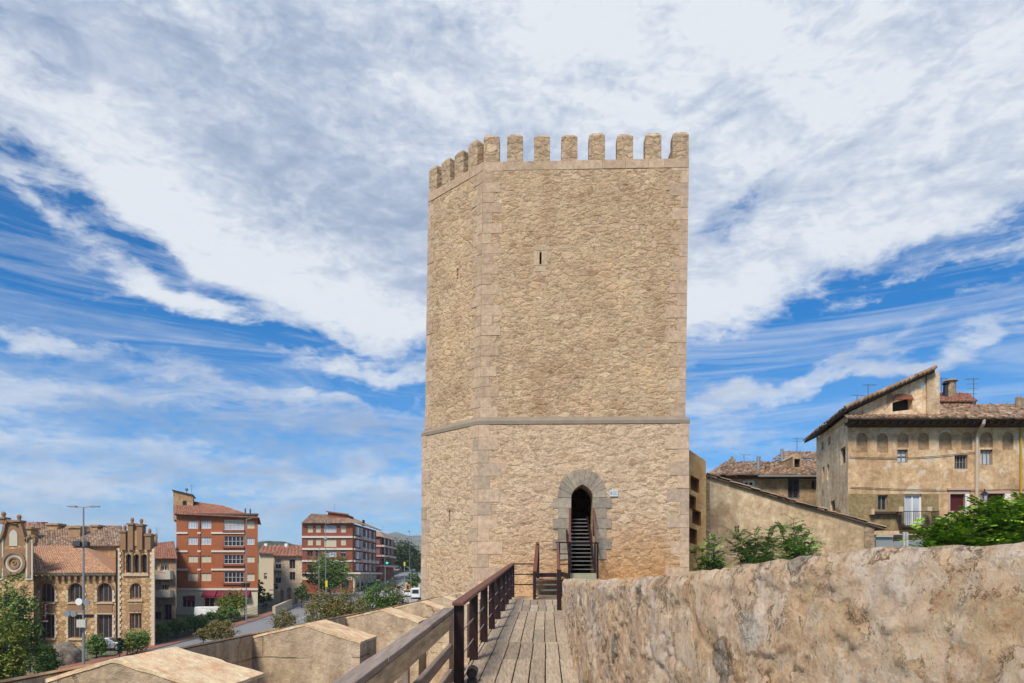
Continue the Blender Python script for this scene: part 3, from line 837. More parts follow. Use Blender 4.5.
sp = thing('spotlight', 'small black floor spotlight beside the first dark red railing post', 'spotlight', U(-.80, 8.1, zd(8.1)))
MB().tube(U(-.82, 8.05, zd(8)+.11), U(-.82, 8.17, zd(8)+.13), .06, .065, 14).build('housing', BLACKM, sp)
MB().tube(U(-.82, 8.035, zd(8)+.108), U(-.82, 8.05, zd(8)+.11), .045, .045, 14).build('lens', GLASS, sp)
MB().box(tuple(U(-.87, 8.06, zd(8)+.0)), tuple(U(-.77, 8.15, zd(8)+.05))).build('bracket', BLACKM, sp)

# wooden railing
WR = thing('wooden_railing', 'old timber railing with grey top board and peeling pale side, nearest on the left', 'railing', U(-1.05, 4, zd(4)))
tb = MB()
for a, b in ((-1.5, 1.9), (1.92, 4.6), (4.62, 6.3), (6.32, 7.97)):
    tb.beam(U(-1.06, a, zd(a)+.83+rnd.uniform(-.006, .006)), U(-1.06, b, zd(b)+.83), .125+rnd.uniform(-.006, .006), .045)
tb.build('top_rail', GREYWOOD, WR, bevel=.008)
sb = MB()
for a, b in ((-1.5, 3.1), (3.12, 5.7), (5.72, 7.96)):
    sb.beam(U(-1.035, a, zd(a)+.72), U(-1.035, b, zd(b)+.72), .05, .15)
sb.build('side_board', PALEWOOD, WR, bevel=.006)
MB().beam(U(-1.04, -1.5, zd(-1.5)+.40), U(-1.04, 7.96, zd(7.96)+.40), .05, .11).build('lower_rail', GREYWOOD, WR, bevel=.006)
MB().beam(U(-1.04, -1.5, zd(-1.5)+.12), U(-1.04, 7.96, zd(7.96)+.12), .05, .11).build('lower_rail', GREYWOOD, WR, bevel=.006)
for d in (.4, 3.0, 5.6):
    MB().box(tuple(U(-1.14, d-.05, zd(d)-.2)), tuple(U(-1.06, d+.05, zd(d)+.805))).build('post', GREYWOOD, WR)

# parapet with merlons
WT = bpy.data.textures.new('wear', 'CLOUDS'); WT.noise_scale = .07; WT.noise_depth = 4
def worn(o, st):
    bm_ = bmesh.new(); bm_.from_mesh(o.data); bmesh.ops.remove_doubles(bm_, verts=bm_.verts, dist=1e-4)
    dele = [f for f in bm_.faces if all(len(e.link_faces) > 2 for e in f.edges)]
    bmesh.ops.subdivide_edges(bm_, edges=bm_.edges, cuts=11, use_grid_fill=True); bmesh.ops.recalc_face_normals(bm_, faces=bm_.faces)
    bm_.to_mesh(o.data); bm_.free()
    d = o.modifiers.new('wear', 'DISPLACE'); d.texture = WT; d.strength = st; d.mid_level = .5; d.direction = 'Z'; d.texture_coords = 'GLOBAL'
    d = o.modifiers.new('wear2', 'DISPLACE'); d.texture = WT; d.strength = st; d.mid_level = .5; d.direction = 'X'; d.texture_coords = 'GLOBAL'
    d = o.modifiers.new('wear3', 'DISPLACE'); d.texture = WT; d.strength = st; d.mid_level = .5; d.direction = 'Y'; d.texture_coords = 'GLOBAL'
    return o
PA = thing('crenellated_parapet', 'beige rendered parapet with sloping merlon tops along the outer left edge of the rampart', 'parapet', U(-2.2, 8, 0))
ow = MB(); oc = MB()
OWS = [(-3, EYE-.365), (4.1, EYE-.418), (24.3, EYE-.448)]
for (ya_, za_), (yb2_, zb2_) in zip(OWS, OWS[1:]):
    ow.hexa([U(-2.5, ya_, -1.5), U(-2.05, ya_, -1.5), U(-2.05, yb2_, -1.5), U(-2.5, yb2_, -1.5), U(-2.5, ya_, za_-.16), U(-2.05, ya_, za_), U(-2.05, yb2_, zb2_), U(-2.5, yb2_, zb2_-.16)])
    oc.hexa([U(-2.51, ya_, za_-.158), U(-2.052, ya_, za_+.002), U(-2.052, yb2_, zb2_+.002), U(-2.51, yb2_, zb2_-.158), U(-2.51, ya_, za_-.148), U(-2.052, ya_, za_+.012), U(-2.052, yb2_, zb2_+.012), U(-2.51, yb2_, zb2_-.148)])
owo = ow.build('outer_wall', PARAPET, PA, bevel=.02)
for k, d in enumerate((.7, 2.95, 5.05, 7.4, 9.75, 12.0, 14.3, 16.6, 18.9)):
    jz = random.uniform(-.012, .012)
    ul, um, ur = -2.048, (-1.77 if d < 3 else -1.69), (-1.35 if d < 3 else -1.3); zl, zm, zr = EYE-.43+jz, EYE-.347+jz, EYE-.475+jz; th = .5
    body = MB(); c0 = .012
    def halves(mb, a, b, c, lowz, topz, y0, y1):
        """two joined blocks side by side (a|b|c across) without the face between them"""
        V = []
        for yy in (y0, y1):
            for uu, lz, tz in zip((a, b, c), lowz, topz): V += [U(uu, yy, lz), U(uu, yy, tz)]
        # index: yy*6 + k*2 + (0 low, 1 top)
        Q = lambda y_, k, t_: y_*6+k*2+t_
        fs = []
        for k in (0, 1):
            fs += [(Q(0,k,0), Q(0,k+1,0), Q(0,k+1,1), Q(0,k,1)), (Q(1,k+1,0), Q(1,k,0), Q(1,k,1), Q(1,k+1,1)),
                   (Q(0,k,1), Q(0,k+1,1), Q(1,k+1,1), Q(1,k,1)), (Q(0,k,0), Q(1,k,0), Q(1,k+1,0), Q(0,k+1,0))]
        fs += [(Q(0,0,0), Q(0,0,1), Q(1,0,1), Q(1,0,0)), (Q(0,2,0), Q(1,2,0), Q(1,2,1), Q(0,2,1))]
        return mb.add(V, fs)
    halves(body, ul, um, ur, (-1.4, -1.4, -1.4), (zl-c0, zm-c0, zr-c0), d, d+th)
    mo = body.build('merlon', PARAPET, PA); worn(mo, .012)
    cp = MB(); g_ = .004
    halves(cp, ul+.001, um, ur+g_, (zl-c0-.004, zm-c0-.004, zr-c0-.004), (zl, zm, zr), d-g_, d+th+g_)
    worn(cp.build('coping', LIT_TOP, mo), .012)  # thin sheet on the merlon top, painted paler as if lit from above
oc.build('coping', LIT_TOP, owo)  # same paler sheet along the outer wall, its top light is in the colour

# ================================================================== ROUGH WALL ON THE RIGHT
def rough():
    ctrl = [(16.5, .42), (14, .41), (11, .40), (8.06, .40), (7.0, .45), (6, .60), (5, .78), (4.2, 1.0), (3.5, 1.28), (2.9, 1.62), (2.3, 2.05), (1.7, 2.6), (1.0, 3.3), (0.2, 4.0), (-1, 5.0)]
    hts = [(16.5, EYE-.06), (14, EYE-.05), (11, EYE-.035), (8.06, EYE-.02), (6.5, EYE-.012), (5.2, EYE+.01), (4.3, EYE+.055), (3.6, EYE+.125), (3.1, EYE+.155), (2.5, EYE+.17), (1.5, EYE+.18), (-1, EYE+.19)]
    def lerp(tab, d):
        for (a, va), (b, vb) in zip(tab, tab[1:]):
            if a >= d >= b:
                t = (a-d)/(a-b); return va+(vb-va)*t
        return tab[-1][1]
    # resample by arc length with smoothing
    pts = []
    d = 16.5
    raw = []
    while d > -.9:
        u = sum(lerp(ctrl, min(16.5, max(-1, d+o))) for o in (-.45, -.2, 0, .2, .45))/5
        raw.append((U(u, d, 0), lerp(hts, d))); d -= .02
    cols = [raw[0]]; acc = 0
    for a, b in zip(raw, raw[1:]):
        acc += (b[0]-a[0]).length
        step = .03 if b[0].y > 9 else .017
        if acc >= step: cols.append(b); acc = 0
    NR = 92; TH = .62
    V = []; nC = len(cols)
    for i, (p, h) in enumerate(cols):
        q = cols[min(i+1, nC-1)][0]; r = cols[max(i-1, 0)][0]
        tg = (q-r).normalized(); nrm = Vector((tg.y, -tg.x, 0))       # towards the walk (left)
        if nrm.x > 0: nrm = -nrm
        arc_ = i*.02
        zb_ = zd(p.y) - .25 if p.y > 2 else -.4
        tz = h - .045 + .012*mn.fractal(Vector((p.x*1.6, p.y*1.6, 0)), .7, 2, 4) + .010*mn.noise(Vector((p.x*9, p.y*9, 3)))
        # profile: face up, rounded arris, top going back, back down
        prof = []
        for j in range(NR):
            t = j/(NR-1); prof.append((0, zb_ + (tz-.05-zb_)*t))
        for a in (20, 45, 70, 90): prof.append((-.025*(1-math.cos(R(a))) , tz-.05+.05*math.sin(R(a))))
        for k in range(1, 13): prof.append((-.025-(TH-.06)*k/12, tz - .006*k))
        prof += [(-TH, tz-.08), (-TH, zb_)]
        for j, (o, z) in enumerate(prof):
            P0 = p + nrm*o; P0.z = z
            w = Vector((P0.x, P0.y, P0.z))
            # layered lumps, ledges and flaked plaster
            n1 = mn.fractal(w*1.6, .7, 2.1, 4)*.014
            n2 = mn.fractal(Vector((w.x*5, w.y*5, w.z*3.2))+Vector((4, 2, 9)), .6, 2.6, 7)*.011
            rg = mn.ridged_multi_fractal(w*2.6+Vector((1, 5, 2)), .9, 2.2, 4, 1.0, 2.0)
            vd = mn.voronoi(Vector((w.x*2.6, w.y*2.6, w.z*3.4))+mn.noise_vector(w*3)*.5)[0]
            st = max(0, min(1, (vd[1]-vd[0])*5)) * .010
            fl = mn.fractal(w*2.1+Vector((7, 7, 1)), .6, 2, 5); fl = .014 if fl > .09 else (0 if fl < .06 else .014*(fl-.06)/.03)
            n4 = mn.ridged_multi_fractal(Vector((w.x*7, w.y*7, w.z*4)), .8, 2.3, 5, 1.0, 2.0)
            dsp = n1 + n2 + st + fl + .0035*n4 + .012
            dsp = dsp*(1 if j < NR else .5)
            if p.y > 15.6: dsp *= .5
            V.append(P0 + (nrm if j < NR+2 else Vector((0, 0, 1)))*dsp)
    M = len(prof); mb = MB()
    mb.add(V, [(i*M+j, (i+1)*M+j, (i+1)*M+j+1, i*M+j+1) for i in range(nC-1) for j in range(M-1)])
    mb.add([V[j] for j in range(M)], [tuple(range(M))])
    o = mb.build('rough_wall', ROUGH, smooth=True)
    tag(o, 'low lumpy wall of flaking pinkish plaster and grey stones along the right of the walkway', 'wall')
rough()

# ================================================================== STAIRS AT THE TOWER
ST = thing('metal_staircase', 'dark red metal staircase with grey treads rising into the pointed tower doorway', 'staircase', (X(581, 22.1), 22.1, EYE))
sx0, sx1 = X(571, 22.3), X(593.5, 22.3)
tr_ = MB(); NS = 14
for i in range(NS):
    z = EYE+.06+.131*(i+1); d = 22.15+.165*i
    tr_.box((sx0+.01, d, z-.03), (sx1-.01, d+.2, z))
tr_.build('treads', TREAD, ST)
a0 = Vector((0, 22.1, EYE+.08)); a1 = Vector((0, 22.15+.165*NS, EYE+.08+.131*NS))
for x in (sx0-.025, sx1+.025):
    MB().beam(a0+Vector((x, 0, 0)), a1+Vector((x, 0, 0)), .045, .2).build('stringer', REDMETAL, ST)
    MB().beam(Vector((x-(.03 if x < 2.2 else -.03), 22.12, EYE+1.0)), Vector(((X(570, 23.8) if x < 2.2 else X(593.5, 23.8)), 23.8, EYE+2.2)), .06, .05).build('handrail', REDWOOD, ST)
    MB().box((x-.025, 22.08, EYE+.02), (x+.025, 22.13, EYE+1.0)).build('post', REDMETAL, ST)
    MB().box(((X(570, 23.8) if x < 2.2 else X(593.5, 23.8))-.025, 23.72, EYE+1.3), ((X(570, 23.8) if x < 2.2 else X(593.5, 23.8))+.025, 23.77, EYE+2.14)).build('post', REDMETAL, ST)
MB().box((X(568.5, 22), 21.9, EYE-.35), (X(596.5, 22), 23.6, EYE+.055)).build('base', LEDGE, ST)
ld = MB(); ld.box((X(533, 21.2), 21.2, EYE-.02), (X(568.3, 22), 23.65, EYE+.055)); ld.build('landing', REDMETAL, ST)
lr = MB()
lr.beam((X(556, 21.4), 21.4, EYE+.97), (X(598.5, 21.9), 21.9, EYE+.97), .05, .04)
lr.beam((X(559, 21.45), 21.45, EYE+.63), (X(569, 21.7), 21.6, EYE+.63), .03, .03)
lr.beam((X(559, 21.45), 21.45, EYE+.32), (X(569, 21.7), 21.6, EYE+.32), .03, .03)
lr.build('landing_rail', REDMETAL, ST)
for px, d in ((559, 21.45), (569, 21.65), (597.5, 21.85)):
    MB().box((X(px, d)-.03, d-.03, EYE-.1), (X(px, d)+.03, d+.03, EYE+.96)).build('post', REDMETAL, ST)
MB().beam((X(597.5, 21.85), 21.85, EYE+.95), (X(597.5, 23.7), 23.7, EYE+.95), .05, .04).build('handrail', REDMETAL, ST)

S2 = thing('short_steps', 'short open flight of grey steps between red posts at the end of the walkway', 'steps', (X(545, 19.8), 19.8, zd(19.6)))
t2 = MB()
for i in range(4):
    z = zd(19.6)+.15*(i+.6); d = 19.75+.34*i
    t2.box((X(535.5, d), d, z-.035), (X(557, d), d+.24, z))
t2.build('treads', TREAD, S2)
MB().box((X(535.5, 21.15), 21.12, EYE-.06), (X(557, 21.15), 21.18, EYE+.06)).build('fascia', REDMETAL, S2)
for px in (535.3, 557.3):
    MB().beam((X(px, 19.7), 19.7, zd(19.6)-.02), (X(px, 21.15), 21.15, EYE-.0), .04, .14).build('stringer', REDMETAL, S2)
MB().box((X(534.5, 19.7)-.04, 19.66, zd(19.6)-.1), (X(534.5, 19.7)+.04, 19.74, EYE+.08)).build('post', REDMETAL, S2)
MB().beam((X(534.7, 19.7), 19.7, EYE+.08), (X(537.5, 21.6), 21.6, EYE+.97), .1, .05).build('handrail', REDWOOD, S2)
MB().box((X(538, 21.4)-.04, 21.36, EYE-.1), (X(538, 21.4)+.04, 21.44, EYE+.93)).build('post', REDMETAL, S2)
MB().box((X(557, 16.4), 16.35, zd(16.4)-.1), (X(561.3, 16.4), 16.45, EYE+.12)).build('post', REDMETAL, S2)
MB().beam((X(558.7, 16.4), 16.45, EYE+.10), (X(557.6, 21.4), 21.4, EYE+.95), .07, .045).build('handrail', REDWOOD, S2)
MB().beam((X(561, 16.4), 16.42, EYE+.02), (X(568.3, 17), 17.0, EYE-.02), .05, .10).build('bracket', REDMETAL, S2)
# stone plinth between the deck end and the tower
mb = MB(); mb.hexa([U(-1.0, 19.4, -3), U(2.2, 19.4, -3), (5.2, 23.85, -3), (-1.2, 24.1, -3), U(-1.0, 19.4, zd(19.4)-.02), U(2.2, 19.4, zd(19.4)-.02), (5.2, 23.85, zd(20)), (-1.2, 24.1, zd(20))])
tag(mb.build('pavement', STONE_LOW), kind='structure')

# ================================================================== RIGHT SIDE: OLD HOUSES
def vbox(mb, x0, x1, y0, y1, z0, z1): mb.box((min(x0, x1), min(y0, y1), min(z0, z1)), (max(x0, x1), max(y0, y1), max(z0, z1)))

GZR = EYE - 2.2
# --- big ochre house
HD = 42.0
BH = thing('old_house', 'large ochre plastered old house with blind arches and raised gable on the right', 'house', (X(930, HD), HD+4, GZR))
xr = X(1120, HD); x0 = X(848, HD); zw = Z(414, HD)
Wf = Wall((x0, HD, GZR), (xr, HD, GZR), (xr, HD, zw), (x0, HD, zw))
xb_, yb_ = 20.55, 48.6
Wl = Wall((xb_, yb_, GZR), (x0, HD, GZR), (x0, HD, zw), (xb_, yb_, zw-.2))
def ff(a, b, c, d): return Wf.frac(a, b, c, d)
arches = [(856.5, 867.5, 433, 452.5), (877, 888, 433, 452.5), (897.3, 908.5, 433, 447.5), (918, 929, 432.5, 450), (939, 951.5, 432, 450), (961, 972.5, 432, 450), (980, 993, 432, 447.5), (1002.5, 1013.5, 432, 450), (1026, 1037, 432, 450), (1050, 1061, 432, 450)]
holes = [(*ff(*a), 'round', .09) for a in arches]
wins = {}
wspec = [('a', 897.3, 908, 449.5, 462.5), ('b', 954.6, 967.6, 455, 469), ('c', 980.3, 992.7, 449.5, 464.8), ('d', 877.7, 887.6, 495, 510.5), ('e', 904.3, 922, 494, 525), ('f', 950, 964.8, 494, 511), ('g', 987, 1004.5, 493.5, 511)]
for k, a, b, c, d in wspec: wins[k] = ff(a, b, c, d)
m_ = MB(); Wf.build(m_, holes + [(*h, None, .28) for h in wins.values()], .28)
m_.quad((xr, HD, GZR), (xr+.4, HD+12, GZR), (xr+.4, HD+12, zw), (xr, HD, zw))
m_.quad((xr+.4, HD+12, GZR), (24.2, 54, GZR), (24.2, 54, zw), (xr+.4, HD+12, zw)); m_.quad((24.2, 54, GZR), (xb_, yb_, GZR), (xb_, yb_, zw), (24.2, 54, zw))
m_.build('wall', HOUSEP, BH)
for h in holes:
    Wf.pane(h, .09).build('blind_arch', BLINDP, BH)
GR = plain('grey_window_frame', (.20, .18, .16), .7)
Wf.window(wins['a'], BH, GLASSP, GR, .2, .06, 1, 1); Wf.window(wins['b'], BH, GLASS, GR, .2, .06, 3, 1)
Wf.window(wins['c'], BH, GLASSP, GR, .2, .06, 2, 0); Wf.window(wins['d'], BH, GLASS, GR, .2, .07, 1, 0)
Wf.window(wins['e'], BH, GLASSP, WHITEP, .16, .10, 1, 0, 'balcony_door')
for k in 'fg':
    sh = MB(); h = wins[k]
    sh.hexa([Wf.at(h[0], h[2], .16), Wf.at(h[1], h[2], .16), Wf.at(h[1], h[2], .22), Wf.at(h[0], h[2], .22), Wf.at(h[0], h[3], .16), Wf.at(h[1], h[3], .16), Wf.at(h[1], h[3], .22), Wf.at(h[0], h[3], .22)])
    L_ = (h[3]-h[2])/14
    for q_ in range(14): sh.quad(Wf.at(h[0], h[2]+L_*q_, .158), Wf.at(h[1], h[2]+L_*q_, .158), Wf.at(h[1], h[2]+L_*(q_+.6), .14), Wf.at(h[0], h[2]+L_*(q_+.6), .14))
    tag(sh.build('shutter', MAROON, BH), 'closed maroon roller shutter')
def slab(w, px0, px1, py0, py1, pr, mat, name, par, dep=.02, bevel=0):
    f = w.frac(px0, px1, py0, py1); mb = MB()
    mb.hexa([w.at(f[0], f[2], -pr), w.at(f[1], f[2], -pr), w.at(f[1], f[2], dep), w.at(f[0], f[2], dep),
             w.at(f[0], f[3], -pr), w.at(f[1], f[3], -pr), w.at(f[1], f[3], dep), w.at(f[0], f[3], dep)])
    return mb.build(name, mat, par, bevel=bevel)
# olive render panel around its openings
def panel_with_holes(w, px0, px1, py0, py1, holes, pr, mat, name, par):
    f = w.frac(px0, px1, py0, py1)
    sub = Wall(w.at(f[0], f[2], -pr), w.at(f[1], f[2], -pr), w.at(f[1], f[3], -pr), w.at(f[0], f[3], -pr))
    hh = []
    for h in holes:
        hh.append(((h[0]-f[0])/(f[1]-f[0]), (h[1]-f[0])/(f[1]-f[0]), (h[2]-f[2])/(f[3]-f[2]), (h[3]-f[2])/(f[3]-f[2]), None, pr))
    mb = MB(); sub.build(mb, hh)
    mb.quad(sub.at(0, 1), sub.at(1, 1), sub.at(1, 1, pr), sub.at(0, 1, pr)); mb.quad(sub.at(1, 0), sub.at(1, 0, pr), sub.at(1, 1, pr), sub.at(1, 1))
    return mb.build(name, mat, par)
panel_with_holes(Wf, 848.2, 938.5, 494, 530, [(wins['d']), (wins['e'][0], wins['e'][1], wins['e'][2], wins['e'][3]-.001)], .03, OLIVE, 'olive_render', BH)
panel_with_holes(Wf, 948, 969, 490, 513, [wins['f']], .03, PINKISH, 'window_surround', BH)
panel_with_holes(Wf, 985, 1010, 490.5, 513, [wins['g']], .03, PINKISH, 'window_surround', BH)
slab(Wf, 964.9, 969, 494, 511, .045, WHITEP, 'jamb', BH); slab(Wf, 1004.6, 1010, 494, 511, .045, WHITEP, 'jamb', BH)
slab(Wf, 947, 970, 488.3, 490.2, .12, PINKISH, 'lintel_ledge', BH)
slab(Wf, 870, 899, 512, 514.2, .3, TIMBER, 'window_sill', BH)
slab(Wf, 868.5, 871.5, 509.5, 515, .35, PALTRIM, 'bracket', BH)
slab(Wf, 895.5, 899.5, 509.5, 515, .35, PALTRIM, 'bracket', BH)
# balcony
bal = slab(Wf, 898, 931, 526, 528.2, .8, TIMBER, 'balcony', BH)
bm = MB(); f = Wf.frac(898, 931, 512.5, 526); zb0 = Wf.at(0, f[2]).z; zb1 = Wf.at(0, f[3]).z; bx0 = Wf.at(f[0], 0).x; bx1 = Wf.at(f[1], 0).x
yb0 = HD-.78
for a, b in (((bx0, yb0), (bx1, yb0)), ((bx0, yb0), (bx0, HD)), ((bx1, yb0), (bx1, HD))):
    for z in (zb0+.06, zb1): bm.beam((*a, z), (*b, z), .035, .035)
    n = int((Vector(b)-Vector(a)).length/.11)
    for i in range(n+1):
        p = Vector(a).lerp(Vector(b), i/n); bm.beam((p.x, p.y, zb0), (p.x, p.y, zb1), .016, .016)
bm.build('balustrade', BLACKM, bal)
for px in (899.5, 928): 
    MB().box((X(px, 41.5)-.13, 41.32, zb1-.0), (X(px, 41.5)+.13, 41.58, zb1+.28)).build('flower_box', PALTRIM, bal)
# downpipe and yellow gas pipe
MB().path([P(984, 419, 41.1), P(983.5, 424, 41.15), P(977, 433, HD-.12), P(976.5, 545, HD-.12)], [.09]*4).build('downpipe', plain('pale_downpipe', (.48, .40, .31), .7), BH)
MB().path([P(1021, 428, HD-.1), P(1021, 560, HD-.1)], [.06]*2).build('pipe', plain('yellow_pipe', (.42, .27, .03), .6), BH)
cbm = MB()
for (pa, pb_, sag) in (((850, 457), (976, 452), .18), ((850, 487), (1030, 489), .12)):
    a_ = P(*pa, HD-.06); b_2 = P(*pb_, HD-.06); pr_ = a_
    for k in range(1, 13):
        q_ = a_.lerp(b_2, k/12); q_.z -= sag*math.sin(math.pi*k/12); cbm.tube(pr_, q_, .018, n=4, cap=False); pr_ = q_
cbm.build('cables', BLACKM, BH)
# left wall
lw = {k: Wl.frac(*v) for k, v in {'a': (840.5, 845.5, 447.5, 464), 'b': (822.2, 824.4, 467, 482), 'c': (826.8, 829, 464.5, 480), 'd': (830.5, 834.8, 500.5, 511.5), 'e': (828.2, 830.4, 437, 445), 'f': (821.6, 823.6, 442, 450)}.items()}
m_ = MB(); Wl.build(m_, [(*h, None, .25) for h in lw.values()], .25); m_.build('wall', HOUSEL, BH)
for h in lw.values(): Wl.window(h, BH, GLASS, GR, .2, .06, 0, 0)
# front pent roof with dark eave
ye = HD-.95; zE = Z(418, ye); zR = Z(405.5, 46)
rf = MB(); xm_ = X(938.5, HD); sl4 = 1.9/4.95
tiles(rf, (x0-.5, ye, zE), (xm_, ye, zE), (xm_, HD, zE+.95*sl4), (x0-.3, HD, zE+.95*sl4), .27, .33, .03)
tiles(rf, (xm_, ye, zE), (xr, ye, zE), (xr, HD+3.8, zE+4.75*sl4), (xm_, HD+3.8, zE+4.75*sl4), .27, .45, .035)
rf.build('roof', TILE, BH)
ev = MB(); ev.hexa([(x0-.4, ye+.08, zE-.10), (xr, ye+.08, zE-.10), (xr, HD+.0, zE-.35), (x0-.05, HD+.0, zE-.35), (x0-.4, ye+.06, zE-.03), (xr, ye+.06, zE-.03), (xr, HD+.0, zE+.30), (x0+.0, HD+.0, zE+.30)])
n = 34
for i in range(n): 
    x = x0-.2 + (xr-x0)*i/n
    ev.box((x, ye+.12, zE-.26), (x+.12, HD-.005, zE-.10))
ev.build('eaves', TIMBER, BH)
MB().beam((x0-.4, ye-.0, zE-.05), (xr, ye-.0, zE-.05), .05, .05).build('gutter', TIMBER, BH)
# raised gable wall facing the street
xk, zk = X(934, HD), Z(371, HD); xg0, zg0 = X(846, HD), Z(413, HD)
xg1 = X(926, HD)
gw = MB(); gy = HD+.02
gp = [(xg0+.15, gy, zw-.3), (xg1, gy, zw-.3), (xg1, gy, Z(375.5, HD)), (xg0+.15, gy, Z(411, HD))]
Wg = Wall((xg0+.15, gy, zw-.25), (xg1, gy, zw-.25), (xg1, gy, Z(376, HD)), (xg0+.15, gy, Z(412.5, HD)))
def gfrac(px0, px1, py0, py1):
    xa, xb = X(px0, gy), X(px1, gy)
    ua = (xa-Wg.c[0].x)/(Wg.c[1].x-Wg.c[0].x); ub_ = (xb-Wg.c[0].x)/(Wg.c[1].x-Wg.c[0].x)
    um = (ua+ub_)/2; zb_, zt_ = Wg.at(um, 0).z, Wg.at(um, 1).z
    return (ua, ub_, (Z(py1, gy)-zb_)/(zt_-zb_), (Z(py0, gy)-zb_)/(zt_-zb_))
gh = gfrac(892.5, 912.5, 399.5, 410.5)
Wg.build(gw, [(*gh, None, .5)])
gw.build('gable', HOUSEL, BH)
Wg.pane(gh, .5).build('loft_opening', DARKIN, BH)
tag(MB().prism([P(893.5, 399.2, gy-.06), P(914, 399.2, gy-.06), P(912, 395, gy-.06), P(903, 393.6, gy-.06), P(895, 394.6, gy-.06)], (0, .05, 0)).build('lintel', plain('red_brick_lintel', (.26, .10, .055), .9, var=.4, sc=8), BH), 'reddish brick lintel')
tu = MB()
for i in range(12): 
    a = 2*math.pi*i/12; 
ring = [(X(922.7, gy)+math.cos(2*math.pi*i/14)*.17, gy-.01, Z(385, gy)+math.sin(2*math.pi*i/14)*.17) for i in range(14)]
MB().prism(ring, (0, .01, 0)).build('round_hole', WHITEP, BH)
pil = MB(); pil.hexa([(xg1, HD-.12, Z(414, HD)), (X(938.5, HD), HD-.12, Z(416, HD)), (X(938.5, HD), HD+3.2, Z(416, HD)), (xg1, HD+3.2, Z(414, HD)),
                      (xg1, HD-.12, Z(373.5, HD)), (X(938.5, HD), HD-.12, Z(372.5, HD)), (X(938.5, HD), HD+3.2, Z(372.5, HD)), (xg1, HD+3.2, Z(373.5, HD))])
pil.build('gable_pier', LEANP, BH)
# its roof: slopes down to the left, wide overhang
R0 = Vector((X(936.5, HD-.5), HD-.35, Z(368.5, HD-.5))); E0 = Vector((19.15, HD-.55, 1.6+9.55))
E1_ = Vector((20.3, 50.0, 1.6+9.3)); R1 = Vector((R0.x+1.2, 50.5, R0.z))
sl_ = MB(); dn = Vector((0, 0, -.16)); sl_.hexa([E0+dn, R0+dn, R1+dn, E1_+dn, E0, R0, R1, E1_]); sl_.build('eaves', TIMBER, BH)
rf = MB(); up1 = Vector((0, 0, .02)); tiles(rf, E1_+up1, E0+up1, R0+up1, R1+up1, .27, .48, .03); rf.build('roof', TILE, BH)
rf = MB()
for i in range(20):
    a = E0.lerp(R0, i/20); b = E0.lerp(R0, (i+1.15)/20)
    rf.tube(a+Vector((0, -.06+random.uniform(-.03, .03), .07)), b+Vector((0, -.06, .12)), .13, .10, 8)
rf.build('verge_tiles', TILE, BH)
bw = MB(); bw.hexa([(x0, HD+.62, zw-.4), (xg1, HD+.62, zw-.4), (xg1, 50, zw-.4), (xb_, yb_, zw-.4), E0+Vector((.8, 1.18, -.1)), R0+Vector((-.4, 1.0, -.3)), R1+Vector((-.8, -.5, -.3)), E1_+Vector((.3, -1.5, -.1))])
bw.build('wall', HOUSEL, BH)
# main roof behind the pent roof on the right
rf = MB(); tiles(rf, (X(938.5, HD)+.0, HD+3.7, zE+1.8), (xr, HD+3.7, zE+1.8), (xr, HD+8, zE+1.2), (X(938, HD)+.3, HD+8, zE+1.2), .26, .45, .03)
rf.build('roof', TILE, BH)
def aerial(name_parent, p, h, arms, dirx=1, tilt=0):
    mb = MB(); p = Vector(p); mb.tube(p, p+Vector((tilt, 0, h)), .025, n=5)
    for i in range(arms):
        z = h*(.95-.16*i); L = .55-.06*i
        mb.tube(p+Vector((-L*dirx*.6, 0, z)), p+Vector((L*dirx, 0, z)), .014, n=4)
    for i in range(5):
        x = -.25+.16*i; mb.tube(p+Vector((x*dirx, -.18, h*.95)), p+Vector((x*dirx, .18, h*.95)), .008, n=4)
    return mb.build('aerial', ANTENNA, name_parent)
aerial(BH, P(973.5, 408, 45), 1.9, 4, -1); aerial(BH, P(868, 399, 44), .9, 1); aerial(BH, P(857, 404, 44), .55, 1)
ch = MB(); ch.tube(P(1019, 409, 44), P(1018.5, 397, 44), .22, .16); ch.tube(P(1021.5, 409, 44), P(1022.5, 398, 44), .1); ch.build('chimney', LEANST, BH)
# lantern on the wall
lt = MB(); c = P(984.5, 499, HD-.75); lt.beam(c+Vector((0, .72, -.25)), c+Vector((0, 0, -.3)), .03, .03); 
wl_ = thing('wall_lantern', 'black iron lantern on a bracket on the ochre house wall beside the downpipe', 'lantern', tuple(c))
lt.beam(c+Vector((0, 0, -.32)), c+Vector((0, 0, -.2)), .03, .03)
for i in range(4):
    a = R(45+90*i); lt.tube(c+Vector((math.cos(a)*.13, math.sin(a)*.13, -.2)), c+Vector((math.cos(a)*.22, math.sin(a)*.22, .25)), .015, n=4)
lt.tube(c+Vector((0, 0, .25)), c+Vector((0, 0, .45)), .27, .05, 6); lt.tube(c+Vector((0, 0, .45)), c+Vector((0, 0, .58)), .03, .03, 5)
lt.build('frame', BLACKM, wl_)
MB().tube(c+Vector((0, 0, -.19)), c+Vector((0, 0, .25)), .11, .18, 6).build('glass', GLASSP, wl_)

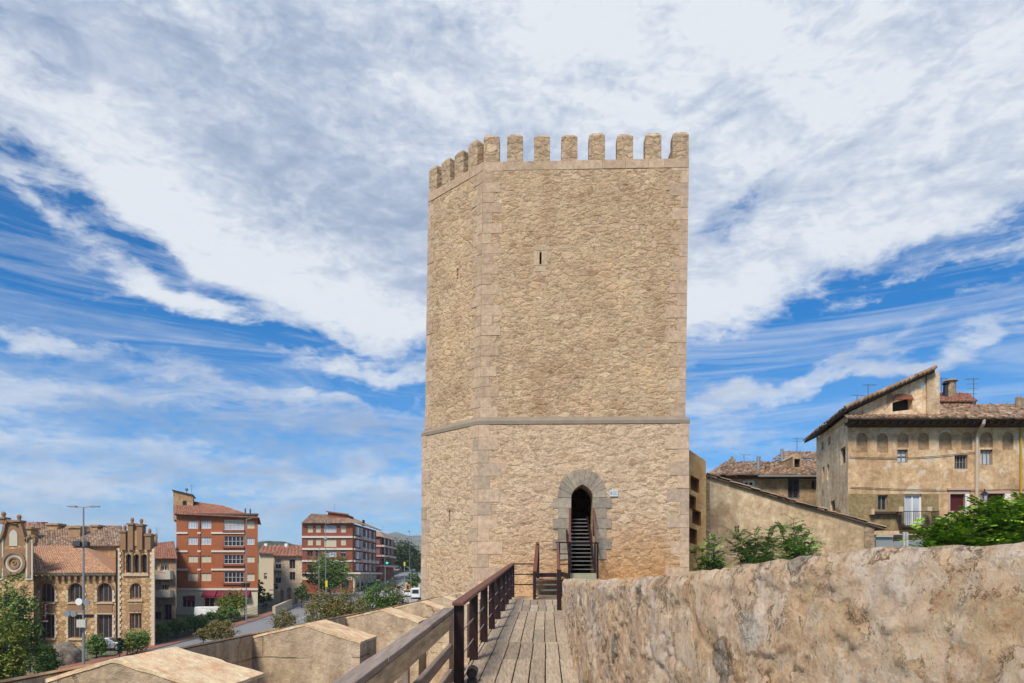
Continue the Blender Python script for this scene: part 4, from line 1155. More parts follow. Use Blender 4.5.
# --- small house with red roof behind
sh = thing('small_house', 'little red-roofed attic house with round chimneys showing above the big roof', 'house', (X(957, 52), 54, 4))
b_ = MB(); b_.box((X(936, 52), 52, 4), (X(976, 52), 56, Z(401, 52))); b_.build('wall', MIDWALL, sh)
rf = MB(); tiles(rf, (X(934, 51.6), 51.6, Z(401.5, 51.6)), (X(978, 51.6), 51.6, Z(401.5, 51.6)), (X(968, 54), 54, Z(393.5, 54)), (X(938, 54), 54, Z(393.5, 54)), .25, .42); rf.build('roof', TILERED, sh)
c_ = MB(); c_.tube(P(950.5, 398, 53), P(950.5, 381.5, 53), .38, .34, 10); c_.tube(P(950.5, 381.5, 53), P(950.5, 380, 53), .5, .4, 10); c_.build('chimney', LEANST, sh)
c_ = MB(); c_.tube(P(945.7, 398, 53), P(946.2, 384, 53), .22, .2, 8); c_.tube(P(946.2, 384, 53), P(946.2, 382, 53), .34, .2, 8); c_.build('chimney', BLACKM, sh)
aerial(sh, P(941.5, 398, 53), 1.5, 2)

# --- middle house
MD = 54.0
MH = thing('old_house', 'low grey-brown old house with ragged tiled roof and small dormer between tower and big house', 'house', (X(770, MD), MD+4, GZR))
mx0, mx1 = X(724, MD), X(832, MD); mzw = Z(474, MD)
Wm = Wall((mx0, MD, GZR), (mx1, MD, GZR), (mx1, MD, mzw), (mx0, MD, mzw))
mh = {k: Wm.frac(*v) for k, v in {'a': (743, 754.6, 480.5, 487), 'b': (788, 799.6, 478.5, 498.5), 'c': (811.5, 816, 480, 489.5)}.items()}
m_ = MB(); Wm.build(m_, [(*h, None, .3) for h in mh.values()], .3)
m_.quad((mx0, MD+9, GZR), (mx0, MD, GZR), (mx0, MD, mzw), (mx0, MD+9, mzw)); m_.build('wall', MIDWALL, MH)
Wm.window(mh['a'], MH, GLASS, WHITEP, .08, .14, 1, 0); Wm.window(mh['b'], MH, GLASS, plain('slate_blue_frame', (.07, .08, .10), .6), .2, .1, 1, 2); Wm.window(mh['c'], MH, GLASS, GR, .2, .08, 0, 0)
my = MD-.7
rf = MB(); tiles(rf, (X(716.5, my), my, Z(475, my)), (X(826, my), my, Z(475, my)), (X(826, my)+2.0, MD+5.5, Z(461, MD+5.5)), (X(728, MD+5.5), MD+5.5, Z(462.5, MD+5.5)), .34, .55, .05)
rf.build('roof', TILE, MH)
rf = MB(); tiles(rf, (X(716.5, my), MD+9, Z(475, my)), (X(716.5, my), my, Z(475, my)), (X(728, MD+5.5), MD+5.5, Z(462.5, MD+5.5)), (X(728, MD+5.5), MD+6, Z(462.5, MD+5.5)), .34, .55, .05); rf.build('roof', TILE, MH)
e_ = MB(); e_.hexa([(X(718, my), my+.1, Z(477, my)), (X(826, my), my+.1, Z(477, my)), (X(826, my), MD+.01, Z(477.5, my)), (X(718, my), MD+.01, Z(477.5, my)), (X(718, my), my+.1, Z(475.2, my)), (X(826, my), my+.1, Z(475.2, my)), (X(826, my), MD+5, Z(464.5, MD+5)), (X(731, MD+5), MD+5, Z(464.5, MD+5))]); e_.build('eaves', TIMBER, MH)
MB().beam((X(758, my), my-.05, Z(476, my)), (X(820, my), my-.05, Z(476, my)), .12, .12).build('gutter', GREYM, MH)
dm = MB(); Wd = Wall(P(793, 469, MD+1.4), P(801.5, 469, MD+1.4), P(801.5, 457, MD+1.4), P(793, 457, MD+1.4))
Wd.build(dm, [(.16, .86, .15, .85, None, .3)]); dm.prism([P(792.5, 457, MD+1.4), P(802, 457, MD+1.4), P(797, 452.8, MD+1.4)], (0, 2.4, 0))
for u in (0, 1): dm.quad(Wd.at(u, 0), Wd.at(u, 0, 2.4), Wd.at(u, 1, 2.4), Wd.at(u, 1))
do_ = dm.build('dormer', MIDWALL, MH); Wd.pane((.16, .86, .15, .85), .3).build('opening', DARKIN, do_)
MB().tube(P(758.5, 472, MD+1), P(758.5, 456.5, MD+1), .16, n=8).build('flue', GREYM, MH); MB().tube(P(782, 461, MD+4), P(782, 449, MD+4), .14, n=8).build('flue', GREYM, MH)
c_ = MB(); c_.box(tuple(P(731, 464, MD+5)), tuple(P(735.5, 458.5, MD+5)+Vector((0, .6, 0)))); c_.tube(P(732, 459, MD+5.2), P(732, 456.5, MD+5.2), .12); c_.build('chimney', LEANST, MH)
aerial(MH, P(797, 455, MD+5), 1.4, 2); aerial(MH, P(744, 463, MD+5), .7, 1)
MH2 = thing('old_house', 'further tiled roof ridge rising just behind the low grey-brown old house', 'house', (X(800, 62), 64, GZR))
b_ = MB(); b_.box((X(776, 62), 62, GZR), (X(835, 62), 68, Z(460, 62))); b_.build('wall', MIDWALL, MH2)
rf = MB(); tiles(rf, (X(773, 61.5), 61.5, Z(459.5, 61.5)), (X(836, 61.5), 61.5, Z(459.5, 61.5)), (X(836, 64), 64, Z(452, 64)), (X(784, 64), 64, Z(452, 64)), .34, .5, .04); rf.build('roof', TILE, MH2)

# --- lean-to wall / shed
LD = 33.0
LT = thing('lean_to_shed', 'stained plaster shed wall with sloping tiled coping between tower and ochre house', 'shed', (X(790, LD), LD+2, GZR))
tp = [(706, 476.5), (740, 487), (793, 503.5), (835, 515), (884, 530)]
vs = [P(px, py, LD) for px, py in tp]; 
w_ = MB(); 
bl_ = [Vector((v.x, LD, GZR-.5)) for v in vs]
w_.prism([*vs[:-1], Vector((X(873, LD), LD, Z(526.5, LD))), Vector((X(873, LD), LD, GZR-.5)), bl_[0]], (0, .45, 0))
w_.build('wall', LEANP, LT)
w_ = MB(); w_.box((X(864, LD)-.0, LD-.04, GZR-.5), (X(874, LD), LD+.5, Z(524.5, LD)-.1)); w_.build('quoins', LEANST, LT)
w_ = MB(); w_.box((X(704, LD), LD-.03, GZR-.5), (X(709.5, LD), LD+.4, Z(478, LD))); w_.build('quoins', LEANST, LT)
cp = MB()
for a, b in zip(vs, vs[1:]):
    cp.hexa([a+Vector((0, -.14, 0)), b+Vector((0, -.14, 0)), b+Vector((0, 4, 0)), a+Vector((0, 4, 0)), a+Vector((0, -.14, .06)), b+Vector((0, -.14, .06)), b+Vector((0, 4, .06)), a+Vector((0, 4, .06))])
cp.build('roof_edge', plain('lean_to_timber', (.12, .09, .06), .9, var=.3), LT)
rf = MB()
for a, b in zip(vs, vs[1:]):
    up_ = Vector((0, 0, .07)); tiles(rf, b+up_+Vector((0, 4, 0)), b+up_+Vector((0, -.2, 0)), a+up_+Vector((0, -.2, 0)), a+up_+Vector((0, 4, 0)), .25, .42, .025)
rf.build('roof', TILE, LT)
# --- modern sandstone-clad corner
SD = 30.0
SS = thing('sandstone_building', 'sandy orange clad building corner with staggered square openings right behind the tower', 'building', (X(696, SD), SD+2, GZR))
sxa, sxb = X(670, SD), X(706, SD)
Ws = Wall((sxa, SD, GZR-.5), (sxb, SD, GZR-.5), (sxb, SD, Z(461, SD)), (sxa, SD, Z(437, SD)))
def sfrac(px0, px1, py0, py1):
    ua = (X(px0, SD)-sxa)/(sxb-sxa); ub_ = (X(px1, SD)-sxa)/(sxb-sxa); um = (ua+ub_)/2
    zb_, zt_ = Ws.at(um, 0).z, Ws.at(um, 1).z
    return (ua, ub_, (Z(py1, SD)-zb_)/(zt_-zb_), (Z(py0, SD)-zb_)/(zt_-zb_))
shs = [sfrac(690.6, 699.3, 477, 491.5), sfrac(684, 696, 494, 509), sfrac(692.3, 701, 510, 524.8), sfrac(684, 697, 527.5, 543)]
m_ = MB(); Ws.build(m_, [(*h, None, .35) for h in shs])
m_.quad((sxb, SD, GZR-.5), (sxb+.1, SD+5, GZR-.5), (sxb+.1, SD+5, Z(461, SD)), (sxb, SD, Z(461, SD)))
m_.quad(Ws.at(0, 1), Ws.at(1, 1), (sxb+.1, SD+5, Z(461, SD)), (sxa, SD+5, Z(437, SD)))
m_.build('wall', SANDST, SS)
for h in shs: Ws.pane(h, .35).build('window', SANDIN, SS)
# --- grey yard gate
GD = 36.0
GT = thing('yard_gate', 'grey sheet metal yard gate with pale posts below the balcony', 'gate', (X(920, GD), GD, GZR))
g_ = MB(); 
for a, b, c in ((876, 893, 536), (894, 905, 541), (907, 925, 540), (926, 944, 541.5), (945, 972, 541.5), (973, 1003, 543)):
    g_.box((X(a, GD), GD, GZR), (X(b, GD), GD+.05, Z(c, GD)))
g_.build('panels', plain('grey_sheet_metal', (.27, .29, .29), .5, .2, .15, 2), GT)
g_ = MB()
for px, py in ((903.5, 532), (906.5, 532)): g_.box((X(px, GD)-.05, GD-.08, GZR), (X(px, GD)+.05, GD, Z(py, GD)))
g_.beam(P(876, 536, GD-.1), P(893, 536, GD-.1), .06, .08)
g_.build('posts', plain('pale_post', (.45, .44, .41), .7), GT)
yw = MB(); yw.box((X(877, 39), 39, GZR), (X(1010, 39), 39.3, Z(534, 39))); tag(yw.build('yard_wall', HOUSEL), 'low plastered yard wall behind the grey gate', 'wall')
dk = thing('garage', 'dark garage opening with flat lintel below the ochre house wall', 'garage', (X(892, 40), 40, GZR))
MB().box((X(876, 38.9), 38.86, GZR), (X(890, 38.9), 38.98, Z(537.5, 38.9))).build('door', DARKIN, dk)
MB().box((X(875, 38.9), 38.8, Z(537.5, 38.9)), (X(918, 38.9), 38.98, Z(534.8, 38.9))).build('lintel', TIMBER, dk)

# ================================================================== SHRUBS ON THE RIGHT
def fern_shrub(name, label, base, stems, lm, seed, group=None, lf=.05):
    t = thing(name, label, 'shrub', base, group); rnd = random.Random(seed); base = Vector(base)
    lb_ = MB(); sb_ = MB()
    for (dx_, dz_, w) in stems:
        tip = base + Vector((dx_, rnd.uniform(-.5, .5), dz_)); m = base.lerp(tip, .5) + Vector((-dx_*.15, 0, dz_*.08))
        sb_.path([base + Vector((dx_*.15, 0, 0)), m, tip], [.03, .02, .008], 5)
        nf = int(24 + 22*w)
        for k in range(nf):
            f = rnd.uniform(.5, 1.0); o = (base+Vector((dx_*.15, 0, 0))).lerp(m, f*2) if f < .5 else m.lerp(tip, f*2-1)
            ang = rnd.uniform(0, 2*math.pi); el = rnd.uniform(-.15, .75)
            dr_ = Vector((math.cos(ang)*math.cos(el), math.sin(ang)*math.cos(el)*.8, math.sin(el))); Lr = rnd.uniform(.3, .62)*w
            sd_ = dr_.cross(Vector((0, 0, 1))).normalized()
            sb_.tube(o, o+dr_*Lr, .006, .003, 3, False)
            n = 10
            for q_ in range(1, n+1):
                pp = o + dr_*Lr*q_/n + Vector((0, 0, -.18*Lr*(q_/n)**2))
                for sg in (-1, 1):
                    ll = lf*rnd.uniform(1.6, 2.6)*w; d2 = (sd_*sg + dr_*.45 + Vector((0, 0, rnd.uniform(-.5, .2)))).normalized()
                    wv = dr_*lf*.55
                    lb_.add([pp, pp+d2*ll*.5+wv, pp+d2*ll, pp+d2*ll*.5-wv], [(0, 1, 2, 3)])
    lb_.build('foliage', lm, t); sb_.build('stems', BARK, t); return t
SDp = 26
def stemset(pxs, pyb, d): return [(X(px, d)-X(pxs, d), Z(py, d)-Z(pyb, d), w) for px, py, w in []]
def shrub_at(label, pxb, d, tips, seed, zb_=None, group='wild shrubs behind the rough wall', name='wild_shrub', lm=L_FERN):
    zb_ = EYE-1.92
    b = (X(pxb, d), d, zb_)
    return fern_shrub(name, label, b, [(X(px, d)-b[0], Z(py, d)-b[2], w) for px, py, w in tips], lm, seed, group)
shrub_at('tall bright feathery wild shrub against the stained wall, right one of the pair', 795, 26,
         [(793, 519, 1), (801, 527, 1), (808, 536, 1), (785, 524, 1), (812, 548, 1), (800, 545, 1.1), (790, 540, 1.1), (806, 556, 1), (783, 545, 1), (796, 560, 1.1), (815, 538, .8)], 11)
shrub_at('dark spreading feathery wild shrub against the stained wall, left one of the pair', 762, 26,
         [(735, 530, .9), (744, 536, 1), (757, 533, 1), (770, 530, 1), (776, 540, 1.1), (765, 546, 1.1), (752, 548, 1.1), (740, 548, .9), (762, 558, 1.1), (775, 556, 1.1), (748, 560, 1), (731, 541, .7)], 12, lm=leafmat('dark_fern_leaves', (.05, .11, .025), (.11, .20, .05), (.24, .34, .10)))
shrub_at('thin young shrub at the foot of the sandy orange building', 712, 25, [(712, 538, .9), (704, 548, .8), (719, 550, .8), (697, 552, .8), (713, 556, 1), (708, 562, 1), (722, 560, .9), (716, 568, 1)], 13)
shrub_at('low weedy sprouts against the stained wall, right of the shrubs', 828, 24, [(815, 567, .5), (828, 564, .5), (838, 568, .5), (822, 569, .5), (845, 566, .45)], 14)
BD = 17.0
bt = []
rnd = random.Random(5)
for i in range(70):
    px = rnd.uniform(925, 1085); tp_ = 546 - 46*max(0, math.sin(math.pi*min(1, max(0, (px-915)/170))))**.6
    bt.append((px, tp_ + rnd.uniform(-2, 30), rnd.uniform(.9, 1.3)))
b = (X(1005, BD), BD, EYE-1.92)
fern_shrub('leafy_bush', 'large bright green bush spilling over the rough wall at the right edge', b, [(X(px, BD)-b[0], Z(py, BD)-b[2], w) for px, py, w in bt], L_BRIGHT, 21, lf=.062)['category'] = 'bush'

# ================================================================== LEFT: TOWN
def bld(name, label, cat, d, px0, px1, pyt, depth, mat, wins=(), dep=.25, k=None, pyb=None, group=None):
    """block seen square-on at distance d; wins = (px0,px1,py0,py1,style)"""
    x0, x1 = X(px0, d), X(px1, d); g = gz(d)-.6; zt_ = Z(pyt, d)
    t = thing(name, label, cat, ((x0+x1)/2, d+depth/2, g), group)
    k = (x1/d)*1.03 if k is None else k
    w = Wall((x0, d, g), (x1, d, g), (x1, d, zt_), (x0, d, zt_))
    m_ = MB(); hs_ = []
    for q_ in wins:
        a = list(w.frac(*q_[:4])); hs_.append((a, q_[4] if len(q_) > 4 else 's', q_[5] if len(q_) > 5 else None))
    w.build(m_, [(*h, ar, dep) for h, st, ar in hs_], dep)
    b0, b1 = (x0+k*depth, d+depth), (x1+k*depth, d+depth)
    m_.quad((x1, d, g), (*b1, g), (*b1, zt_), (x1, d, zt_)); m_.quad((*b0, g), (x0, d, g), (x0, d, zt_), (*b0, zt_))
    m_.quad((*b1, g), (*b0, g), (*b0, zt_), (*b1, zt_)); m_.quad((x0, d, zt_-.01), (x1, d, zt_-.01), (*b1, zt_-.01), (*b0, zt_-.01))
    m_.build('wall', mat, t)
    for h, st, ar in hs_:
        if st == 's': w.window(h, t, SHUT, CREAM, dep-.05, .08, 1, 0)
        elif st == 'g': w.window(h, t, GLASS, WHITEP, dep-.05, .08, 2, 0, blind=True)
        elif st == 'p': w.window(h, t, GLASSP, WHITEP, dep-.05, .08, 3, 0)
        elif st == 'b': w.window(h, t, GLASS if h[2] < .8 else GLASSP, WHITEP, dep-.05, .07, 4, 1, blind=True)
        elif st == 'd': w.window(h, t, GLASS, GR, dep-.05, .08, 1, 0, blind=True)
        elif st == 'm': w.window(h, t, MAROON, WHITEP, dep-.05, .08, 1, 0)
        elif st == 'l': # group of lancets
            w.window(h, t, GLASS, PALBRICK, dep-.05, .10, 2, 0)
            sb_ = None
        elif st == 'n': w.pane(h, dep).build('niche', PALBRICK, t)
        elif st == 'c': w.pane(h, dep).build('niche', PALWHITE, t)
    return t, w, (b0, b1)

# ---- palace (brick and rubble, two storeys)
PD = 87.0
main_w = []
for cx_ in (47.4, 76, 105):
    main_w += [(cx_-7.2, cx_+7.2, 583, 602, 'l', 'round'), (cx_-7.4, cx_+7.4, 614.5, 638, 'l')]
PAL, Wp, bk = bld('palace', 'ornate brick and rubble palace with arched triple windows, gables and terracotta roof', 'palace', PD, 33, 117, 576, 22, PALSTONE, main_w, .35)
def pal(px0, px1, py0, py1, pr, mat=PALBRICK, name='moulding', dep=.05): return slab(Wp, px0, px1, py0, py1, pr, mat, name, PAL, dep)
# corbel table and cornice
cb_ = MB()
zc0, zc1 = Z(577.5, PD), Z(574, PD)
cb_.box((X(33, PD), PD-.55, zc1-.15), (X(117, PD), PD+.1, zc1+.12)); 
cb_.build('cornice', PALTRIM, PAL)
x = X(33, PD)
while x < X(116.5, PD)-.3:
    MB().box((x, PD-.42, zc0-.30), (x+.28, PD-.001, zc1-.151)).build('corbel', PALBRICK, PAL); x += .75
for cx_ in (47.4, 76, 105):
    a = []
    # hood mould of the arches, sill and spandrel panel
    hm_ = MB(); c = Vector((X(cx_, PD), PD-.12, Z(590.2, PD))); r0, r1 = 7.3/F*PD, 9.0/F*PD
    for q_ in range(12):
        a0_, a1_ = math.pi*q_/12, math.pi*(q_+1)/12
        pr_ = [c+Vector((math.cos(a0_)*r0, 0, math.sin(a0_)*r0)), c+Vector((math.cos(a0_)*r1, 0, math.sin(a0_)*r1)), c+Vector((math.cos(a1_)*r1, 0, math.sin(a1_)*r1)), c+Vector((math.cos(a1_)*r0, 0, math.sin(a1_)*r0))]
        hm_.prism(pr_, (0, .2, 0))
    hm_.build('arch_moulding', PALBRICK, PAL)
    pal(cx_-8.5, cx_+8.5, 602.3, 603.8, .18, PALTRIM, 'window_sill'); pal(cx_-7.5, cx_+7.5, 604.5, 612.8, .06, PALBRICK, 'spandrel_panel')
    pal(cx_-8.5, cx_+8.5, 613, 614.3, .15, PALTRIM, 'lintel'); pal(cx_-8.5, cx_+8.5, 638.3, 640, .2, PALTRIM, 'window_sill')
for cx_ in (47.4, 76, 105):
    for ya_, yb_n, n_ in ((590, 602, 4), (614.5, 638, 7)):
        mb = MB()
        for k_ in range(n_):
            for sg_ in (-1, 1):
                e_ = cx_ + sg_*7.6; o_ = cx_ + sg_*(10.6 if k_ % 2 else 9.4); y0_ = ya_+(yb_n-ya_)*k_/n_; y1_ = ya_+(yb_n-ya_)*(k_+.92)/n_
                mb.box((min(X(e_, PD), X(o_, PD)), PD-.10, Z(y1_, PD)), (max(X(e_, PD), X(o_, PD)), PD+.02, Z(y0_, PD)))
        mb.build('window_surround', PALQ, PAL)
pal(33, 117, 645, 652, .15, PALTRIM, 'plinth')
pal(33.5, 36, 577.6, 645, .08, PALTRIM, 'quoins')
rf = MB(); tiles(rf, (X(32, PD), PD-.7, zc1+.12), (X(118, PD), PD-.7, zc1+.12), P(82, 546, 96), P(28, 546, 96), .34, .6, .02); rf.build('roof', TILELIGHT, PAL)
rf = MB(); rf.add([(X(118, PD), PD-.7, zc1+.12), (X(117, PD)-4, 108, zc1+.12), P(82, 546, 96)], [(0, 1, 2)]); rf.build('roof', TILELIGHT, PAL)
# taller rear range
b_ = MB(); zr_ = Z(546, 98); 
b_.hexa([(X(30, 98), 98, 0), (X(123, 98), 98, 0), (X(123, 98)-6, 112, 0), (X(30, 98)-6, 112, 0), (X(30, 98), 98, zr_), (X(123, 98), 98, zr_), (X(123, 98)-6, 112, zr_), (X(30, 98)-6, 112, zr_)]); b_.build('wall', TANWALL, PAL)
rf = MB(); tiles(rf, (X(28, 97), 97.5, zr_), (X(124, 97), 97.5, zr_), P(122, 526, 106), P(30, 526, 106), .36, .7, .02); rf.build('roof', TILE, PAL)
for px0, px1, py0, py1, d in ((47, 57.5, 525, 535, 104), (68.5, 80, 528, 547, 101), (92, 97.5, 526.5, 534, 104), (22, 31, 529, 548, 99)):
    c_ = MB(); c_.box((X(px0, d), d, Z(py1, d)-1), (X(px1, d), d+1.6, Z(py0, d))); c_.box((X(px0, d)-.2, d-.2, Z(py0, d)), (X(px1, d)+.2, d+1.8, Z(py0, d)+.25)); c_.build('chimney', TANWALL, PAL)
# right corner pavilion
tx0, tx1 = 117, 155
Wt = Wall((X(tx0, PD-1), PD-1, gz(PD)-.6), (X(tx1, PD-1), PD-1, gz(PD)-.6), (X(tx1, PD-1), PD-1, Z(548, PD-1)), (X(tx0, PD-1), PD-1, Z(548, PD-1)))
tw = [(*Wt.frac(125.8, 131.2, 554, 572.5), 'round'), (*Wt.frac(133.8, 139.2, 554, 572.5), 'round'), (*Wt.frac(141.4, 146.8, 554, 572.5), 'round'),
      (*Wt.frac(129.8, 141.4, 583, 599), 'round'), (*Wt.frac(129.6, 141.6, 613, 629.5), None)]
m_ = MB(); Wt.build(m_, [(*h[:5], .4) for h in tw], .4)
kx = X(tx1, PD-1)/(PD-1)*1.03
for xx in (X(tx0, PD-1), X(tx1, PD-1)):
    m_.quad((xx, PD-1, gz(PD)-.6), (xx+kx*12, PD+11, gz(PD)-.6), (xx+kx*12, PD+11, Z(548, PD-1)), (xx, PD-1, Z(548, PD-1)))
m_.build('pavilion_wall', PALSTONE, PAL)
for h in tw[:3]: Wt.pane(h, .4).build('belfry_opening', GLASS, PAL)
for h in tw[3:]: Wt.window(h, PAL, GLASS, PALBRICK, .32, .16, 2, 0)
TD = PD-1
def tsl(px0, px1, py0, py1, pr, mat, name, dep=.03): return slab(Wt, px0, px1, py0, py1, pr, mat, name, PAL, dep)
q = MB()
for s_ in range(34):
    y0 = 549+s_*3; 
    if y0 > 648: break
    ww = 4.6 if s_ % 2 else 3.2
    for a, b in ((tx0, tx0+ww), (tx1-ww, tx1)):
        f = Wt.frac(a, b, y0, y0+2.8); q.hexa([Wt.at(f[0], f[2], -.14), Wt.at(f[1], f[2], -.14), Wt.at(f[1], f[2], .03), Wt.at(f[0], f[2], .03), Wt.at(f[0], f[3], -.14), Wt.at(f[1], f[3], -.14), Wt.at(f[1], f[3], .03), Wt.at(f[0], f[3], .03)])
q.build('quoins', plain('pale_quoin_stone', (.62, .50, .35), .9, var=.2, sc=2), PAL)
tsl(123, 149, 573.3, 576, .2, PALTRIM, 'window_sill'); tsl(128, 143, 600, 601.5, .15, PALTRIM, 'window_sill'); tsl(129, 142, 604, 611, .07, PALBRICK, 'spandrel_panel')
for px in (123.3, 132.5, 140.3, 148.2): tsl(px-.9, px+.9, 552, 573, .14, PALBRICK, 'colonnette')
# stepped gable over the pavilion
def pinn(par, px, d, py0, py1, w=1.0, mat=PALBRICK):
    mb = MB(); x = X(px, d); z1 = Z(py0, d); z0 = Z(py1, d); r = w/2
    mb.box((x-r, d-.35, z0), (x+r, d+.55, z1-.9)); mb.box((x-r-.12, d-.47, z1-.9), (x+r+.12, d+.67, z1-.7))
    mb.tube((x, d+.1, z1-.7), (x, d+.1, z1-.45), r*.55, r*.5, 8); mb.ball((x, d+.1, z1-.28), (r*.7, r*.7, .3), 8, 5)
    return mb.build('pinnacle', mat, par)
mb = MB()
for a, b, c in ((122, 151.5, 543), (125.5, 148.5, 533), (131, 142, 525)):
    mb.box((X(a, TD), TD-.02+.01*b*.01, Z(549, TD)), (X(b, TD), TD+.6-.01*b*.01, Z(c, TD)))
mb.build('stepped_gable', PALBRICK, PAL)
for px, a, b in ((124.5, 525, 550), (131.8, 517.5, 550), (141, 518.5, 550), (149.3, 528.5, 550)): pinn(PAL, px, TD, a, b, .62)
tsl(133.8, 139.2, 536, 548, .1, PALTRIM, 'gable_panel') if False else None
b_ = MB(); b_.box((X(134, TD), TD-.1, Z(546, TD)), (X(139, TD), TD, Z(531, TD))); b_.build('gable_panel', TANWALL, PAL)
rf = MB(); zt_ = Z(546, TD)
tiles(rf, (X(117, TD), TD+.6, zt_), (X(155, TD), TD+.6, zt_), (X(150, TD)-3, TD+8, zt_+1.8), (X(122, TD)-3, TD+8, zt_+1.8), .6, 1.0); rf.build('roof', TILE, PAL)
MB().tube((X(117.5, PD-1), PD-1.2, gz(PD)), (X(117.5, PD-1), PD-1.2, Z(550, PD)), .09).build('downpipe', BLACKM, PAL)
# left gabled bay
GDp = PD-2.5
Wg2 = Wall((X(-14, GDp), GDp, gz(PD)-.6), (X(33.5, GDp), GDp, gz(PD)-.6), (X(33.5, GDp), GDp, Z(546, GDp)), (X(-14, GDp), GDp, Z(546, GDp)))
gh2 = [(*Wg2.frac(-6, -2, 585, 602), 'round'), (*Wg2.frac(8, 24, 606, 630), 'round')]
m_ = MB(); Wg2.build(m_, [(*h, .35) for h in gh2]); 
m_.quad((X(33.5, GDp), GDp, gz(PD)-.6), (X(33.5, GDp)-5.9, PD+6, gz(PD)-.6), (X(33.5, GDp)-5.9, PD+6, Z(546, GDp)), (X(33.5, GDp), GDp, Z(546, GDp)))
m_.build('gabled_bay_wall', PALSTONE, PAL)
for h in gh2: Wg2.window(h, PAL, GLASS, PALBRICK, .3, .14, 2, 0)
mb = MB()
prof = [(-14, 546), (34, 546), (34, 543), (35.5, 541), (35, 537.5), (31.5, 535.5), (28, 538), (27, 541), (24.5, 537), (22.5, 529), (20, 522.5), (8, 520.5), (5.5, 524), (4, 532), (1.5, 538), (-1, 541), (-3, 537), (-7, 535.5), (-10, 538), (-14, 542)]
mb.prism([P(a, b, GDp) for a, b in reversed(prof)], (0, .6, 0)); mb.build('curved_gable', PALBRICK, PAL)
mb = MB(); pp = [P(a, b, GDp-.1) for a, b in prof[2:]]
for a, b in zip(pp, pp[1:]): mb.beam(a, b, .5, .28, (0, 0, 1)) if abs((b-a).normalized().z) < .95 else mb.beam(a, b, .5, .28, (1, 0, 0))
mb.build('gable_coping', PALTRIM if False else PALBRICK, PAL)
pinn(PAL, 18.6, GDp, 514.5, 524, .75); pinn(PAL, 3, GDp, 511.5, 524, .75); 
mb = MB(); ring = [(math.cos(2*math.pi*i/28), math.sin(2*math.pi*i/28)) for i in range(28)]
c = P(14.8, 562.8, GDp)
def annulus(r0, r1, y0, th, mat, name):
    mb = MB()
    for i in range(28):
        a, b = ring[i], ring[(i+1) % 28]
        q4 = [c+Vector((a[0]*r0, y0, a[1]*r0)), c+Vector((a[0]*r1, y0, a[1]*r1)), c+Vector((b[0]*r1, y0, b[1]*r1)), c+Vector((b[0]*r0, y0, b[1]*r0))]
        mb.prism(q4, (0, th, 0))
    mb.build(name, mat, PAL)
u_ = GDp/F
annulus(9.3*u_, 12*u_, -.3, .32, PALBRICK, 'rose_window_rim'); annulus(6.3*u_, 9.3*u_, -.12, .14, PALWHITE, 'rose_window_tiles'); annulus(4.6*u_, 6.3*u_, -.22, .24, PALBRICK, 'rose_window_ring'); annulus(.01, 4.6*u_, -.06, .08, TANWALL, 'rose_window_centre')
annulus(1.2*u_, 2.2*u_, -.16, .1, PALBRICK, 'rose_window_boss')
# surrounding brick panel + niche + pilasters
pnl = MB(); pnl.box((X(3, GDp), GDp-.055, Z(578, GDp)), (X(26, GDp), GDp-.0, Z(549, GDp))); pnl.build('brick_panel', PALBRICK, PAL)
nc = MB(); pr_ = [P(9.2, 546, GDp-.08), P(17.3, 546, GDp-.08), P(17.3, 534.5, GDp-.08), P(16, 531.5, GDp-.08), P(13.2, 529.5, GDp-.08), P(10.5, 531.5, GDp-.08), P(9.2, 534.5, GDp-.08)]
nc.prism(list(reversed(pr_)), (0, .1, 0)); nc.build('niche_tiles', PALWHITE, PAL)
for a in (26.3, -3):
    b_ = MB(); b_.box((X(a, GDp), GDp-.12, Z(580, GDp)), (X(a+7, GDp), GDp, Z(538.5, GDp))); b_.build('pilaster', PALWHITE, PAL)
    b_ = MB(); b_.box((X(a+2, GDp), GDp-.17, Z(578, GDp)), (X(a+5.2, GDp), GDp-.12, Z(541, GDp))); b_.build('pilaster_panel', PALBRICK, PAL)
bn = thing('banner', 'long maroon vertical banner hanging on the palace wall', 'banner', (X(47.4, PD-.3), PD-.3, Z(621, PD)))
MB().box((X(45.4, PD), PD-.36, Z(620, PD)), (X(49.3, PD), PD-.33, Z(602.5, PD))).build('cloth', plain('maroon_cloth', (.22, .012, .03), .8), bn)
lb2 = MB()
for k in range(6): lb2.box((X(46.6, PD), PD-.372, Z(606.3+k*2, PD)), (X(48.2, PD), PD-.362, Z(605.3+k*2, PD)))
lb2.build('print', WHITEP, bn)
MB().box((X(45, PD), PD-.36, Z(621.8, PD)), (X(49.7, PD), PD-.30, Z(620.2, PD))).build('bar', WHITEP, bn)

# ---- house behind the palace gable
dh, dw, _ = bld('distant_house', 'far pink-roofed house peeping over the palace roofs', 'house', 130, 16, 46, 532, 10, GREYWALL)
rf = MB(); tiles(rf, P(15, 533, 129.5), P(47, 533, 129.5), P(44, 523, 134), P(18, 523, 134), .9, 1.2); rf.build('roof', TILERED, dh)
for a, b in ((31, 37), (41, 44.5)): 
    MB().box((X(a, 133), 133, Z(534, 133)), (X(b, 133), 134, Z(522, 133))).build('chimney', MAROON if a > 40 else GREYM, dh)

